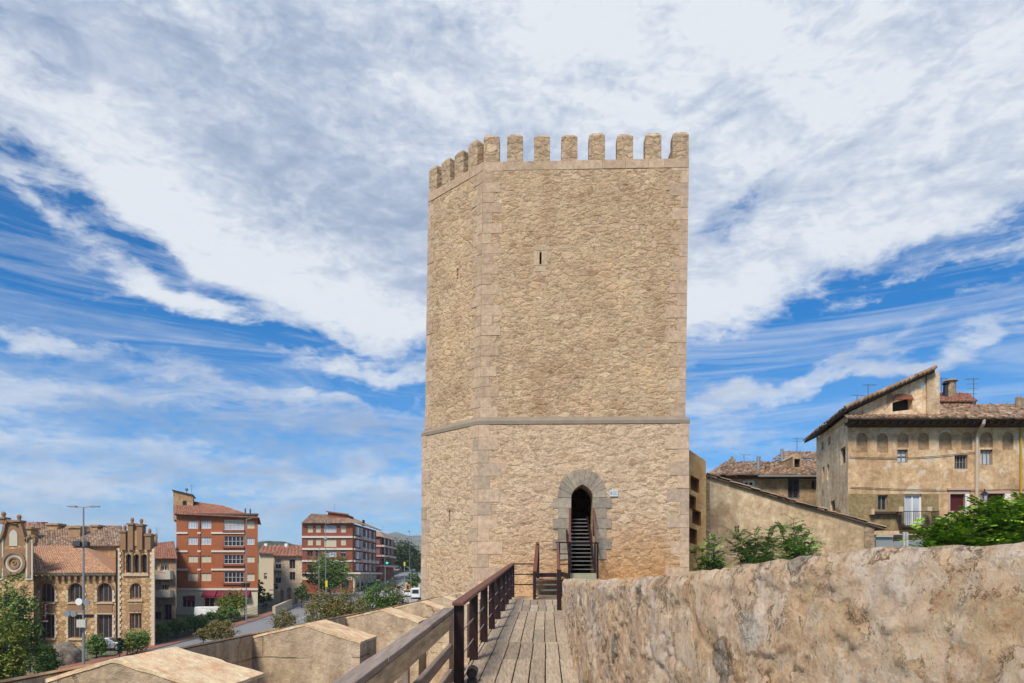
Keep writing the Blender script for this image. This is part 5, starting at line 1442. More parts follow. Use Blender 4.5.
# ---- narrow three-storey house
nd = 112
NH, Wn, _ = bld('narrow_house', 'narrow three-storey house with white balcony fronts between palace and orange brick block', 'house', nd, 150, 176, 558, 12, GREYWALL,
    [(155, 159.8, 561.5, 570.5, 's'), (160.5, 168.5, 563, 570.5, 'g'), (155, 159.8, 580.5, 589.5, 's'), (160.5, 168.5, 582, 589.5, 'g'), (153.5, 161, 605, 619.5, 'd'), (163.5, 171.5, 604.5, 624, 'd')], .5)
for y0, y1 in ((571, 579.3), (590, 597.2)):
    slab(Wn, 151, 173.5, y0, y1, 1.1, plain('white_balcony_render', (.50, .46, .39), .8, var=.08), 'balcony', NH, .0)
slab(Wn, 151, 176, 598.6, 626, .06, plain('beige_ground_floor', (.47, .41, .31), .85, var=.1), 'ground_floor', NH, -.0) if False else None
rf = MB(); tiles(rf, P(149, 558.5, nd-.6), P(177.5, 558.5, nd-.6), P(174, 541.5, nd+7), P(152, 543.5, nd+7), .36, .6, .02); rf.build('roof', TILERED, NH)
aerial(NH, P(157, 542, nd+6), 2.4, 3)

# ---- orange brick apartment block
od = 119
rows = [(520.8, 528.5), (537.2, 544.6), (555.8, 562.4), (573, 581)]
ow_ = []
for k, (a, b) in enumerate(rows):
    st = 's' if k > 1 else 'p'
    ow_ += [(187.8, 198, a, b, st), (201, 211.2, a, b, st), (224, 243.8, a-1, b+1.5, 'b'), (246.5, 254.5, a+.6, b, st if k else 's')]
ow_ += [(182, 195, 596, 607.5, 'g'), (204, 214.5, 597.5, 608, 'm'), (217.5, 223, 597.5, 608, 'm'), (226, 234, 597.5, 608, 'd'), (238, 247, 597.5, 608, 'd'), (178.8, 190.5, 616.5, 623, 'd')]
OB, Wo, obk = bld('apartment_block', 'orange brick five-storey apartment block with maroon shop awnings', 'building', od, 176.5, 257.8, 515.5, 15, BRICKRED, ow_, .22)
WB = plain('white_band', (.62, .56, .48), .8, var=.06)
for y in (533, 551.3, 569.6):
    for a, b in ((176.8, 188), (197.8, 201), (211.5, 244.8)): slab(Wo, a, b, y-.9, y+.9, .18, WB, 'band', OB, 0)
slab(Wo, 176, 258.3, 588.2, 590.2, .3, WB, 'band', OB, 0)
slab(Wo, 175.8, 258.5, 513.7, 515.6, .6, plain('dark_gutter', (.09, .06, .05), .8), 'cornice', OB, -.0)
panel_with_holes(Wo, 176.6, 257.7, 590.4, 628, [list(Wo.frac(*w_[:4])) for w_ in ow_ if w_[2] > 592], .05, plain('cream_shopfront', (.56, .50, .38), .85, var=.08, sc=1), 'ground_floor', OB)
# glazed bays stand out, their lower parapets are brick
for a, b in rows: slab(Wo, 223, 244.8, b+1.5, b+3.6, .3, BRICKDK, 'balcony_rail', OB, 0)
for a, b in ((198.3, 200.5),): slab(Wo, a, b, 516, 588, .12, BRICKDK, 'pilaster', OB, 0)
for a, b, c_, e in ((204, 217.5, 589.8, 597.4), (218.5, 230.5, 590.3, 597.6), (231.5, 241.5, 590.3, 597.6), (242, 251, 589.8, 597.6), (188, 195.2, 595.5, 601)):
    f = Wo.frac(a, b, c_, e); aw = MB()
    aw.hexa([Wo.at(f[0], f[2], -1.1), Wo.at(f[1], f[2], -1.1), Wo.at(f[1], f[2], -.06), Wo.at(f[0], f[2], -.06), Wo.at(f[0], f[2]+(f[3]-f[2])*.25, -1.1), Wo.at(f[1], f[2]+(f[3]-f[2])*.25, -1.1), Wo.at(f[1], f[3], -.06), Wo.at(f[0], f[3], -.06)])
    aw.build('awning', AWN, OB)
sg = MB()
for a, b in ((207, 214), (236, 240)):
    f = Wo.frac(a, b, 593.5, 595); sg.quad(Wo.at(f[0], f[2], -1.13), Wo.at(f[1], f[2], -1.13), Wo.at(f[1], f[3], -1.0), Wo.at(f[0], f[3], -1.0))
# roof
e0, e1 = P(174.5, 514, od-.8), P(259.5, 518, od-.8); r0_, r1_ = P(178, 499.5, od+7.5), P(222, 506, od+6.5)
rf = MB(); tiles(rf, e0, e1, r1_, r0_, .36, .6, .02)
rf.build('roof', TILERED, OB)
rf = MB(); rf.add([e1, (obk[1][0]+.8, obk[1][1], e1.z), r1_], [(0, 1, 2)]); rf.add([(obk[1][0]+.8, obk[1][1], e1.z), (obk[0][0], obk[0][1], e0.z), r0_, r1_], [(0, 1, 2, 3)]); rf.build('roof', TILERED, OB)
# blank party wall and stair head
pw = MB(); pw.hexa([(X(172.3, od+3), od+6, gz(od)-1), (X(176.4, od), od-.02, gz(od)-1), (X(176.4, od)+.3, od+.5, gz(od)-1), (X(176, od), od+7, gz(od)-1),
                    (X(172.3, od+3), od+6, Z(508, od)), (X(176.4, od), od-.02, Z(515, od)), (X(176.4, od)+.3, od+.5, Z(515, od)), (X(176, od), od+7, Z(508, od))]); pw.build('side_wall', TANWALL, OB)
hd_ = od+4
sh_ = MB(); sh_.hexa([(X(173.2, hd_), hd_, Z(520, hd_)), (X(193, hd_), hd_, Z(520, hd_)), (X(193, hd_)-2, hd_+5, Z(520, hd_)), (X(173.2, hd_)-2, hd_+5, Z(520, hd_)),
                      (X(173.2, hd_), hd_, Z(490.5, hd_)), (X(193, hd_), hd_, Z(495.3, hd_)), (X(193, hd_)-2, hd_+5, Z(495.3, hd_)), (X(173.2, hd_)-2, hd_+5, Z(490.5, hd_))])
sh_.build('stair_head', TANWALL, OB)
MB().hexa([(X(172.8, hd_), hd_-.3, Z(490.4, hd_)), (X(194, hd_), hd_-.3, Z(495.5, hd_)), (X(194, hd_)-2, hd_+5.3, Z(495.5, hd_)), (X(172.8, hd_)-2, hd_+5.3, Z(490.4, hd_)),
           (X(172.8, hd_), hd_-.3, Z(489.6, hd_)), (X(194, hd_), hd_-.3, Z(494.7, hd_)), (X(194, hd_)-2, hd_+5.3, Z(494.7, hd_)), (X(172.8, hd_)-2, hd_+5.3, Z(489.6, hd_))]).build('stair_head_coping', TIMBER, OB)
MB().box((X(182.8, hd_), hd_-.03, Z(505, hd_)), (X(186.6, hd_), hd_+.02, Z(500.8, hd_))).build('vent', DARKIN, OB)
aerial(OB, P(191.5, 495, hd_+1), 1.8, 2, 1); MB().ball(tuple(P(186.7, 489.5, hd_+1)), (.28, .12, .28)).tube(P(186.7, 493, hd_+1), P(186.7, 489.5, hd_+1), .05).build('satellite_dish', ANTENNA, OB)
for px, a in ((245.3, 508.5), (250.3, 509)): MB().tube(P(px, 518, od+2), P(px, a, od+2), .14).build('flue', ANTENNA, OB)

# ---- houses right of the orange block
hh1, _, _ = bld('town_house', 'cream gable house with bay wall squeezed beside the orange brick block', 'house', 150, 259, 275, 553, 10, plain('yellow_cream_wall', (.52, .45, .33), .85, var=.1), [(264, 267, 573, 579, 'd')])
rf = MB(); tiles(rf, P(258, 553.5, 149.4), P(275.5, 553.5, 149.4), P(276, 548, 156), P(262, 546, 156), .8, 1.1); rf.build('roof', TILERED, hh1)
wd = 140
WHs, Ww, _ = bld('town_house', 'white two-storey town house with red tiled roof and dark windows beside the plaza', 'house', wd, 273.5, 302, 556, 12, WHITEWALL,
    [(275.3, 281, 559.5, 568.5, 'd'), (289.3, 295.2, 559.5, 568.5, 'd'), (275, 281, 572, 583, 'd'), (289.5, 295.2, 572, 580, 'd'), (275, 280, 586, 590, 'd'), (284.5, 287, 591, 596, 'd'), (292, 296, 588, 592, 'd'), (288, 291, 598, 602, 'd')], .3)
rf = MB(); tiles(rf, P(272.5, 556, wd-.6), P(303, 556, wd-.6), P(302, 548.5, wd+7), P(277, 548.5, wd+7), .7, 1.0); rf.build('roof', TILERED, WHs)
for y in (570.8, 583.8): slab(Ww, 274.5, 281.5, y, y+.8, .6, BLACKM, 'balcony', WHs, 0); 
# ornamental stone screen in front
oscr = thing('stone_screen', 'weathered stone screen with small arches in front of the white town house', 'wall', (X(288, 136), 136, gz(136)))
Wq = Wall((X(278, 136), 136, gz(136)-.4), (X(300, 136), 136, gz(136)-.4), (X(300, 136), 136, Z(583, 136)), (X(278, 136), 136, Z(583, 136)))
hq = [(.1, .25, .1, .7, 'round'), (.4, .6, .1, .8, 'round'), (.75, .9, .1, .62, 'round')]
m_ = MB(); Wq.build(m_, [(*h, .5) for h in hq]); m_.quad(Wq.at(0, 1), Wq.at(1, 1), Wq.at(1, 1, .5), Wq.at(0, 1, .5)); m_.build('wall', PALTRIM, oscr)
for h in hq: Wq.pane(h, .5).build('recess', GREYWALL, oscr)
r2 = thing('town_roofs', 'row of far red roofs above the white town house', 'houses', (X(280, 200), 200, gz(200))); r2['category'] = 'house'
b_ = MB(); b_.box((X(262, 200), 200, gz(200)), (X(304, 200), 212, Z(550, 200))); b_.build('wall', WHITEWALL, r2)
rf = MB(); tiles(rf, P(261, 550.5, 199.5), P(304, 550.5, 199.5), P(304, 546, 206), P(264, 546, 206), 1.2, 1.5); rf.build('roof', TILERED, r2)
for px in (264, 284.5): MB().box((X(px, 204), 204, Z(549, 204)), (X(px+3, 204), 205, Z(543.5, 204))).build('chimney', WHITEP, r2)

# ---- red brick block
bd_ = 160
rws = [(525.5, 532.5), (539, 545.3), (551, 557), (564.5, 569)]
bw_ = []
for k, (a, b) in enumerate(rws):
    bw_ += [(307.3, 312.8, a, b, 's' if k < 2 else 'd'), (315.5, 320.7, a, b, 's' if k < 2 else 'd'), (323.8, 336.3, a, b+ (1.5 if k == 1 else 0), 'p' if k != 1 else 's'), (340.5, 345.8, a, b, 's' if k < 2 else 'd')]
bw_ += [(318, 326, 581, 590, 'd'), (330, 338, 580, 590, 'g'), (342, 349, 580, 590, 'd')]
RBk, Wr, rbk = bld('apartment_block', 'dark red brick apartment block with white bands on the far side of the plaza', 'building', bd_, 301.8, 352.5, 523.5, 26, BRICKDK, bw_, .25, k=0.015)
for y in (537, 549, 561): slab(Wr, 301.5, 352.8, y-.95, y+.95, .25, WB, 'band', RBk, 0)
slab(Wr, 301.5, 352.8, 572.3, 573.8, .6, WB, 'band', RBk, 0); slab(Wr, 302, 352.3, 574, 580, .04, WHITEWALL, 'ground_floor', RBk, 0)
xR = X(352.5, bd_); kR = .015*26
Wrr = Wall((xR, bd_, gz(bd_)-.6), (xR+kR, bd_+26, gz(bd_)-.6), (xR+kR, bd_+26, Z(523.5, bd_)), (xR, bd_, Z(523.5, bd_)))
for lv in (537, 549, 561):
    z = Z(lv, bd_); mb = MB(); mb.box((xR-.1, bd_+.5, z-.2), (xR+.5, bd_+26, z+.22))
    for s_ in (6, 11, 16, 21): mb.box((xR+.5, bd_+s_, z-.25), (xR+1.4, bd_+s_+3.4, z+.45))
    mb.build('balcony', plain('pinkish_white_balcony', (.55, .42, .38), .8, var=.1), RBk)
for lv0, lv1 in ((526, 534), (539.5, 546.5), (551.5, 558.5), (563.5, 570.5)):
    for s_ in (3, 7, 12, 17, 22):
        mb = MB(); mb.box((xR-.1, bd_+s_, Z(lv1, bd_)), (xR+.46, bd_+s_+1.9, Z(lv0, bd_))); fo = mb.build('window', WHITEP if s_ % 2 else GREYM, RBk)
        MB().box((xR+.4, bd_+s_+.2, Z(lv1, bd_)+.15), (xR+.485, bd_+s_+1.7, Z(lv0, bd_)-.15)).build('pane', GLASS if s_ % 3 else GLASSP, fo)
mb = MB(); mb.box((xR-.05, bd_-1, Z(574, bd_)), (xR+2, bd_+26, Z(572.3, bd_))); mb.build('canopy', WB, RBk)
mb = MB(); mb.box((xR+.0, bd_+.2, gz(bd_)), (xR+.42, bd_+26, Z(574, bd_))); mb.build('ground_floor', WHITEWALL, RBk)
for s_ in range(5): MB().box((xR+.38, bd_+2+s_*5, gz(bd_+8)), (xR+.47, bd_+5+s_*5, Z(577, bd_))).build('shop_window', GLASS, RBk)
zq = Z(523.4, bd_); rA, rB = P(311, 514, bd_+9), P(341, 515.5, bd_+9)
RX0, RX1 = X(301, bd_-.8), xR+1.0
rf = MB(); tiles(rf, (RX0, bd_-.8, zq), (RX1, bd_-.8, zq), rB, rA, .42, .7, .02); rf.build('roof', TILE, RBk)
rf = MB(); rC = Vector((rB.x+.5, bd_+20, rB.z)); tiles(rf, (RX1, bd_-.8, zq), (RX1+.4, bd_+27, zq), rC, rB, .7, 1.1); 
rf.quad((RX0, bd_+27, zq), (RX0, bd_-.8, zq), rA, (rA.x, bd_+20, rA.z)); rf.quad(rA, rB, rC, (rA.x, bd_+20, rA.z)); rf.build('roof', TILE, RBk)
ah = MB(); ah.hexa([P(328, 523, bd_+5), P(347, 523, bd_+5), P(347, 523, bd_+5)+Vector((0, 7, 0)), P(328, 523, bd_+5)+Vector((0, 7, 0)), P(328, 511.5, bd_+5), P(347, 514.5, bd_+5), P(347, 514.5, bd_+5)+Vector((0, 7, 0)), P(328, 511.5, bd_+5)+Vector((0, 7, 0))]); ah.build('penthouse', BRICKDK, RBk)
ah = MB(); ah.hexa([P(326, 512, bd_+4.5), P(349, 515, bd_+4.5), P(349, 515, bd_+13), P(326, 512, bd_+13), P(326, 510.8, bd_+4.5), P(349, 513.8, bd_+4.5), P(349, 513.8, bd_+13), P(326, 510.8, bd_+13)]); ah.build('penthouse_roof', TILERED, RBk)
aerial(RBk, P(334.5, 511, bd_+8), 1.5, 2); MB().tube(P(363.5, 526, bd_+14), P(363.5, 520, bd_+14), .35, .3).build('chimney', BLACKM, RBk)
# second block beyond
b2 = 192
B2, W2, b2k = bld('apartment_block', 'smaller red brick block with white balconies just beyond the dark red one', 'building', b2, 372, 380, 536.5, 20, BRICKDK, [], .25, k=.02)
for lv in (546, 556, 566):
    z = Z(lv, b2); mb = MB(); x2 = X(380, b2); mb.box((X(372, b2), b2-.3, z-.2), (x2+.4, b2, z+.25)); mb.box((x2-.1, b2, z-.2), (x2+1.2, b2+20, z+.3)); mb.build('balcony', plain('pinkish_white_balcony', (.55, .42, .38), .8, var=.1), B2)
    for s_ in (3, 9, 15): MB().box((x2-.1, b2+s_, z+.6), (x2+.5, b2+s_+2.4, z+2.3)).build('window', GLASS, B2)
rf = MB(); z2 = Z(536.5, b2); rf.quad((X(371, b2), b2-.6, z2), (x2+1.2, b2-.6, z2), (x2-1, b2+5, z2+1.6), (X(372, b2), b2+5, z2+1.6)); rf.quad((x2+1.2, b2-.6, z2), (x2+1.6, b2+21, z2), (x2-1, b2+15, z2+1.6), (x2-1, b2+5, z2+1.6)); rf.build('roof', TILE, B2)
aerial(B2, P(383, 536, b2+10), 2.8, 3)
# low building under the trees on the rising street
lo_, _, _ = bld('distant_house', 'low grey-blue house half hidden by trees on the rising street', 'house', 250, 384, 404, 561, 8, plain('grey_blue_render', (.27, .28, .33), .85, var=.15), [(387, 391, 564, 569, 'd'), (395, 399, 564, 569, 'd')], .3)
rf = MB(); tiles(rf, P(383, 561.5, 249), P(405, 561.5, 249), P(404, 557.5, 254), P(385, 557.5, 254), 1, 1.5); rf.build('roof', TILERED, lo_)

# ================================================================== TOWN VEGETATION
TG = 'trees in the town'
gtree(6, 568, 700, 64, 60, L_DARK, 31, 'large_tree', 'large dark green tree with yellow flecks hiding the palace bay at the left edge', n=16000, ls=.14, nb=7, sp=.9)
gtree(3, 606, 700, 52, 57, L_YEL, 32, 'large_tree', 'yellow-green lower tree crown at the bottom left corner', n=9000, ls=.13, nb=5)
gtree(46, 641, 700, 26, 66, L_DARK, 33, 'large_tree', 'dark green bush beside the grey boulder below the palace', 'bush', n=3500, ls=.13, nb=4)
RB = 'round shrubs in front of the palace'
gtree(96.5, 634, 664, 25, 78, L_MID, 34, 'round_shrub', 'round green shrub on the palace lawn right of the tall floodlight mast', 'shrub', n=4400, ls=.11, nb=3, group=RB, sp=.3)
gtree(137.5, 627, 658, 26, 80, L_MID, 35, 'round_shrub', 'round green shrub at the foot of the palace corner pavilion', 'shrub', n=4400, ls=.11, nb=3, group=RB, sp=.3)
gtree(127, 636, 656, 13, 79, L_YEL, 36, 'round_shrub', 'yellowish shrub between dark conifer and round shrub at the palace corner', 'shrub', n=1300, ls=.12, nb=3, group=RB, sp=.3)
gtree(119.5, 634, 660, 8, 78, leafmat('conifer_needles', (.008, .02, .01), (.015, .035, .015), (.03, .05, .02)), 37, 'conifer', 'small nearly black conifer by the palace downpipe', 'tree', n=1100, ls=.11, nb=3, sp=.9)
HG = 'hedge bushes along the street fence'
for i, (px, pt, w, d) in enumerate(((157, 623, 32, 90), (176, 619, 34, 94), (195, 614.5, 32, 98), (212, 611, 30, 103), (228, 606, 28, 109))):
    lab = ['dark hedge bush nearest the palace corner', 'dark hedge bush below the narrow house', 'dark hedge bush below the small dark shop window', 'dark hedge bush beside the white van', 'dark hedge bush under the yellowish street tree'][i]
    gtree(px, pt, pt+27, w, d, L_DARK if i % 2 else L_MID, 40+i, 'hedge_bush', lab, 'bush', n=4200, ls=.13, nb=4, group=HG, sp=.3)
gtree(233, 590, 632, 31, 112, L_YEL, 51, 'street_tree', 'yellow-green street tree in front of the maroon shop awnings', n=5200, ls=.15, nb=5)
SGp = 'small autumn street trees'
gtree(221, 619, 655, 36, 88, L_BRN, 52, 'small_street_tree', 'low brownish-green tree by the street behind the second merlon', n=5000, ls=.12, nb=4, group=SGp)
gtree(203, 628, 650, 16, 88, L_BRN, 53, 'small_street_tree', 'very low brownish tree left of the brownish-green one behind the second merlon', n=1200, ls=.13, nb=3, group=SGp)
gtree(284, 608.5, 636, 28, 96, L_BRN, 54, 'small_street_tree', 'isolated brownish tree standing over the grey street', n=3600, ls=.12, nb=4, group=SGp)
gtree(263, 592, 612, 22, 132, L_MID, 55, 'street_tree', 'green tree right of the orange brick block', n=1800, ls=.18, nb=4)
gtree(260, 578, 600, 10, 138, L_DARK, 56, 'climbing_plant', 'dark ivy column on the wall beside the cream gable house', 'plant', n=900, ls=.18, nb=3)
gtree(301.5, 582.5, 601, 14, 128, L_DARK, 57, 'round_tree', 'clipped dark ball-shaped tree beside the white town house', n=2000, ls=.14, nb=2, sp=.1)
gtree(330, 550, 594, 50, 150, L_DARK, 58, 'plaza_tree', 'broad dark green tree in front of the dark red brick block', n=8000, ls=.22, nb=7, sp=.8)
gtree(325, 585, 655, 44, 85, L_BRN, 59, 'street_tree', 'olive-brown tree, leftmost of the row behind the third merlon', n=9000, ls=.12, nb=6)
gtree(351, 583, 655, 42, 84, L_BRN, 60, 'street_tree', 'reddish-brown tree, second of the row behind the third merlon', n=9000, ls=.12, nb=6)
gtree(376, 577, 645, 40, 90, L_DARK, 61, 'street_tree', 'deep green tree in the middle of the row under the traffic light', n=8000, ls=.13, nb=6)
gtree(393, 574, 640, 32, 92, leafmat('olive_leaves', (.04, .055, .018), (.08, .09, .025), (.14, .12, .035)), 62, 'street_tree', 'olive-green tree right of the deep green one, under the traffic light', n=7000, ls=.13, nb=6)
gtree(413, 571, 594, 17, 168, L_DARK, 63, 'street_tree', 'dark green tree touching the left edge of the tower', n=2600, ls=.2, nb=4)
gtree(402, 538, 588, 38, 240, L_DEEP, 64, 'dark_tree', 'tall dark tree group against the bluish hills left of the tower', n=9000, ls=.30, nb=7, sp=.8)
gtree(416, 553, 588, 20, 235, L_DEEP, 65, 'dark_tree', 'shorter dark tree between the tall one and the tower', n=1500, ls=.34, nb=4)
gtree(372, 566, 590, 12, 225, L_DARK, 66, 'dark_tree', 'small dark tree below the second red brick block', n=900, ls=.3, nb=3)

# boulder
bo = MB(); bo.ball((X(63.5, 75), 75, gz(75)+.55), (1.7, 1.5, 1.5), 26, 16, .35, 4); tag(bo.build('boulder', rubble('boulder_stone', [(.2, .17, .14), (.3, .26, .22)], (.16, .14, .11), sc=(2, 2, 2.5)), smooth=True), 'rounded grey boulder on the ground below the floodlight mast', 'boulder')

# ================================================================== STREET FURNITURE
def mast(name, label, px, d, pyt, r0, r1, group=None, cat='street lamp'):
    g = gz(d); t = thing(name, label, cat, (X(px, d), d, g), group)
    MB().tube((X(px, d), d, g), (X(px, d), d, Z(pyt, d)), r0*.72, r1*.72, 10).build('pole', GREYM, t); return t
MDp = 60
M1 = mast('floodlight_mast', 'tall grey mast with twin flat lamps, black floodlights and sign box before the palace', 83.5, MDp, 507.5, .19, .085)
for sg_ in (-1, 1):
    l_ = MB(); l_.beam((X(83.5, MDp), MDp, Z(507.5, MDp)), (X(83.5+sg_*7, MDp), MDp, Z(506.8, MDp)), .06, .05); l_.build('arm', GREYM, M1)
    l_ = MB(); l_.hexa([(X(83.5+sg_*7, MDp)-.0, MDp-.15, Z(507.4, MDp)), (X(83.5+sg_*16, MDp), MDp-.12, Z(507, MDp)), (X(83.5+sg_*16, MDp), MDp+.12, Z(507, MDp)), (X(83.5+sg_*7, MDp), MDp+.15, Z(507.4, MDp)),
                        (X(83.5+sg_*7, MDp)-.0, MDp-.15, Z(505.9, MDp)), (X(83.5+sg_*16, MDp), MDp-.12, Z(506.2, MDp)), (X(83.5+sg_*16, MDp), MDp+.12, Z(506.2, MDp)), (X(83.5+sg_*7, MDp), MDp+.15, Z(505.9, MDp))]); l_.build('lamp_head', GREYM, M1)
x, z = X(83.5, MDp), 0
MB().beam((X(74, MDp), MDp-.1, Z(547.5, MDp)), (X(91.5, MDp), MDp-.1, Z(547.5, MDp)), .06, .06).build('crossarm', BLACKM, M1)
for px in (76.3, 80, 87.5):
    MB().hexa([(X(px-1.9, MDp), MDp-.35, Z(545.8, MDp)), (X(px+1.9, MDp), MDp-.35, Z(546.3, MDp)), (X(px+1.9, MDp), MDp+.1, Z(547, MDp)), (X(px-1.9, MDp), MDp+.1, Z(547, MDp)),
               (X(px-1.9, MDp), MDp-.25, Z(540.8, MDp)), (X(px+1.9, MDp), MDp-.25, Z(541.3, MDp)), (X(px+1.9, MDp), MDp+.15, Z(542.5, MDp)), (X(px-1.9, MDp), MDp+.15, Z(542.5, MDp))]).build('floodlight', BLACKM, M1)
MB().beam((X(68, MDp), MDp-.1, Z(611, MDp)), (X(93, MDp), MDp-.1, Z(611, MDp)), .06, .06).build('crossarm', GREYM, M1)
MB().tube((X(82.3, MDp), MDp-.5, Z(601.5, MDp)), (X(82.3, MDp), MDp-.3, Z(601.5, MDp)), .29, .24, 18).build('round_lamp', WHITEP, M1)
for px, py in ((89.5, 602.5), (70, 613.5), (76.5, 613.5)):
    MB().tube((X(px, MDp), MDp-.45, Z(py, MDp)), (X(px, MDp), MDp-.2, Z(py, MDp)), .26, .2, 14).build('spotlight', GREYM, M1)
for px in (88.5, 92.5): MB().box((X(px-1.7, MDp), MDp-.4, Z(617.5, MDp)), (X(px+1.7, MDp), MDp-.05, Z(614.3, MDp))).build('floodlight', BLACKM, M1)
MB().box((X(80, MDp), MDp-.5, Z(627, MDp)), (X(88.8, MDp), MDp-.22, Z(619.3, MDp))).build('sign_box', plain('dirty_white_box', (.48, .47, .43), .7), M1)

L2 = mast('street_lamp', 'slim street lamp post with dark fittings at the right end of the orange brick block', 246.3, 108, 519, .16, .07)
MB().beam((X(243, 108), 107.9, Z(584.5, 108)), (X(251, 108), 107.9, Z(584, 108)), .12, .12).build('arm', BLACKM, L2)
for px in (243.8, 248.5): MB().box((X(px-1.4, 108), 107.6, Z(587.3, 108)), (X(px+1.4, 108), 108, Z(583, 108))).build('floodlight', BLACKM, L2)
MB().beam((X(246.3, 108), 108, Z(519.3, 108)), (X(252, 108), 108, Z(518, 108)), .1, .08).build('lamp_head', GREYM, L2)
L3 = mast('street_lamp', 'grey plaza lamp post, left one of the two by the broad dark tree', 319, 128, 548, .11, .07)
MB().beam((X(319, 128), 128, Z(548, 128)), (X(319, 126), 126, Z(548, 128)), .25, .1).build('lamp_head', GREYM, L3)
L4 = mast('street_lamp', 'taller plaza lamp post with round lamp on its shaft, beside the broad dark tree', 325.7, 126, 519, .11, .06)
MB().ball(tuple(P(325.7, 539, 126)), (.35, .3, .35)).build('lamp_head', GREYM, L4)
L5 = mast('street_lamp', 'low T-shaped grey lamp post at the plaza wall', 274, 124, 589.5, .1, .08)
MB().beam((X(269.5, 124), 124, Z(590, 124)), (X(280, 124), 124, Z(590, 124)), .3, .15).build('lamp_head', GREYM, L5)
L6 = mast('street_lamp', 'very thin tall lamp post standing just left of the tower', 409.7, 190, 532, .09, .05)
MB().beam((X(409.7, 190), 190, Z(532, 190)), (X(409.7, 190)+.01, 187.6, Z(531.6, 190)), .25, .1).build('lamp_head', GREYM, L6)
L7 = mast('street_lamp', 'short curved grey lamp post under the thin tall one', 411, 140, 575, .09, .07)
MB().path([(X(411, 140), 140, Z(575, 140)), (X(409.5, 140), 140, Z(568.5, 140)), (X(406.5, 140), 140, Z(566.3, 140))], [.07, .06, .05]).build('arm', GREYM, L7)
TLt = mast('traffic_light', 'traffic light showing green on a grey post before the red brick blocks', 385.2, 118, 557, .08, .07, cat='traffic light')
MB().box((X(385.4, 118), 117.6, Z(565.3, 118)), (X(389.8, 118), 117.9, Z(556.8, 118))).build('housing', BLACKM, TLt, bevel=.04)
GL = material('green_signal', lambda t: dict(c=(.0, .3, .15), e=(.02, 1, .42), es=1.6)); OFFL = plain('unlit_signal', (.05, .015, .01), .3)
for k, py in enumerate((558.2, 560.6, 563)):
    MB().tube((X(387.6, 118), 117.45, Z(py, 118)), (X(387.6, 118), 117.6, Z(py, 118)), .17, .17, 14).build('lens', GL if k == 2 else OFFL, TLt)
YEL = plain('yellow_paint', (.62, .47, .02), .6)
ys_ = thing('street_sign', 'yellow box-shaped sign post on the plaza by the broad dark tree', 'sign', (X(326.5, 122), 122, gz(122)))
MB().box((X(325.6, 122), 121.8, Z(587, 122)), (X(327.7, 122), 122.1, Z(580.5, 122))).build('panel', YEL, ys_); MB().tube((X(326.7, 122), 122, gz(122)), (X(326.7, 122), 122, Z(587, 122)), .06).build('post', GREYM, ys_)
y2 = thing('traffic_light', 'back of a traffic light with yellow board on the rising street', 'traffic light', (X(404.5, 150), 150, gz(150)))
MB().box((X(403.8, 150), 149.8, Z(566, 150)), (X(405.4, 150), 150.1, Z(562, 150))).build('board', YEL, y2); MB().tube((X(404.5, 150), 150, gz(150)), (X(404.5, 150), 150, Z(566, 150)), .07).build('post', GREYM, y2)
y3 = thing('street_sign', 'orange-brown rectangular sign at the edge of the olive-green tree', 'sign', (X(408, 88), 88, gz(88)))
MB().box((X(406, 88), 87.8, Z(590.5, 88)), (X(410.2, 88), 87.9, Z(584, 88))).build('panel', plain('orange_sign', (.42, .2, .04), .6), y3)
MB().box((X(407.2, 88), 87.78, Z(589, 88)), (X(409, 88), 87.795, Z(585.5, 88))).build('symbol', BLACKM, y3); MB().tube((X(408, 88), 88, gz(88)), (X(408, 88), 88, Z(590, 88)), .05).build('post', GREYM, y3)

# fence between path and hedge
fn_ = thing('street_fence', 'long dark mesh fence along the hedge beside the street', 'fence', (-45, 80, gz(80)))
fp = [(x-2.4, y) for x, y in RL if 66 < y < 128]
wm = MB(); pm = MB()
for (xa, ya), (xb2, yb2) in zip(fp, fp[1:]):
    for h_ in (.15, .6, 1.05, 1.5): wm.beam((xa, ya, gz(ya)+h_), (xb2, yb2, gz(yb2)+h_), .03, .03)
    for k in range(14):
        f = k/14; xx, yy = xa+(xb2-xa)*f, ya+(yb2-ya)*f; wm.beam((xx, yy, gz(yy)+.15), (xx, yy, gz(yy)+1.5), .03, .03)
    pm.box((xa-.05, ya-.05, gz(ya)), (xa+.05, ya+.05, gz(ya)+1.65))
FG = plain('dark_green_fence', (.015, .03, .025), .6); wm.build('mesh_panels', FG, fn_); pm.build('posts', FG, fn_)
f2 = thing('street_railing', 'dark railing along the rising street left of the tower', 'railing', (-44, 200, gz(200)))
wm = MB(); fp = [(-35.5+(y-165)*-.01, y) for y in range(165, 300, 6)]
for (xa, ya), (xb2, yb2) in zip(fp, fp[1:]):
    for h_ in (.15, 1.2): wm.beam((xa, ya, gz(ya)+h_), (xb2, yb2, gz(yb2)+h_), .06, .06)
    for k in range(12):
        f = k/12; yy = ya+(yb2-ya)*f; xx = xa+(xb2-xa)*f; wm.beam((xx, yy, gz(yy)+.15), (xx, yy, gz(yy)+1.2), .1, .04)
wm.build('bars', FG, f2)
# beige plaza wall
pz = thing('plaza_wall', 'low pale stone wall descending at the corner of the street and the plaza', 'wall', (X(283, 122), 122, gz(122)))
mb = MB(); a, b = Vector((X(274, 118), 118, gz(118))), Vector((X(291, 128), 128, gz(128)))
mb.beam(a+Vector((0, 0, .5)), b+Vector((0, 0, .7)), .5, 1.9); mb.build('wall', PALTRIM, pz)

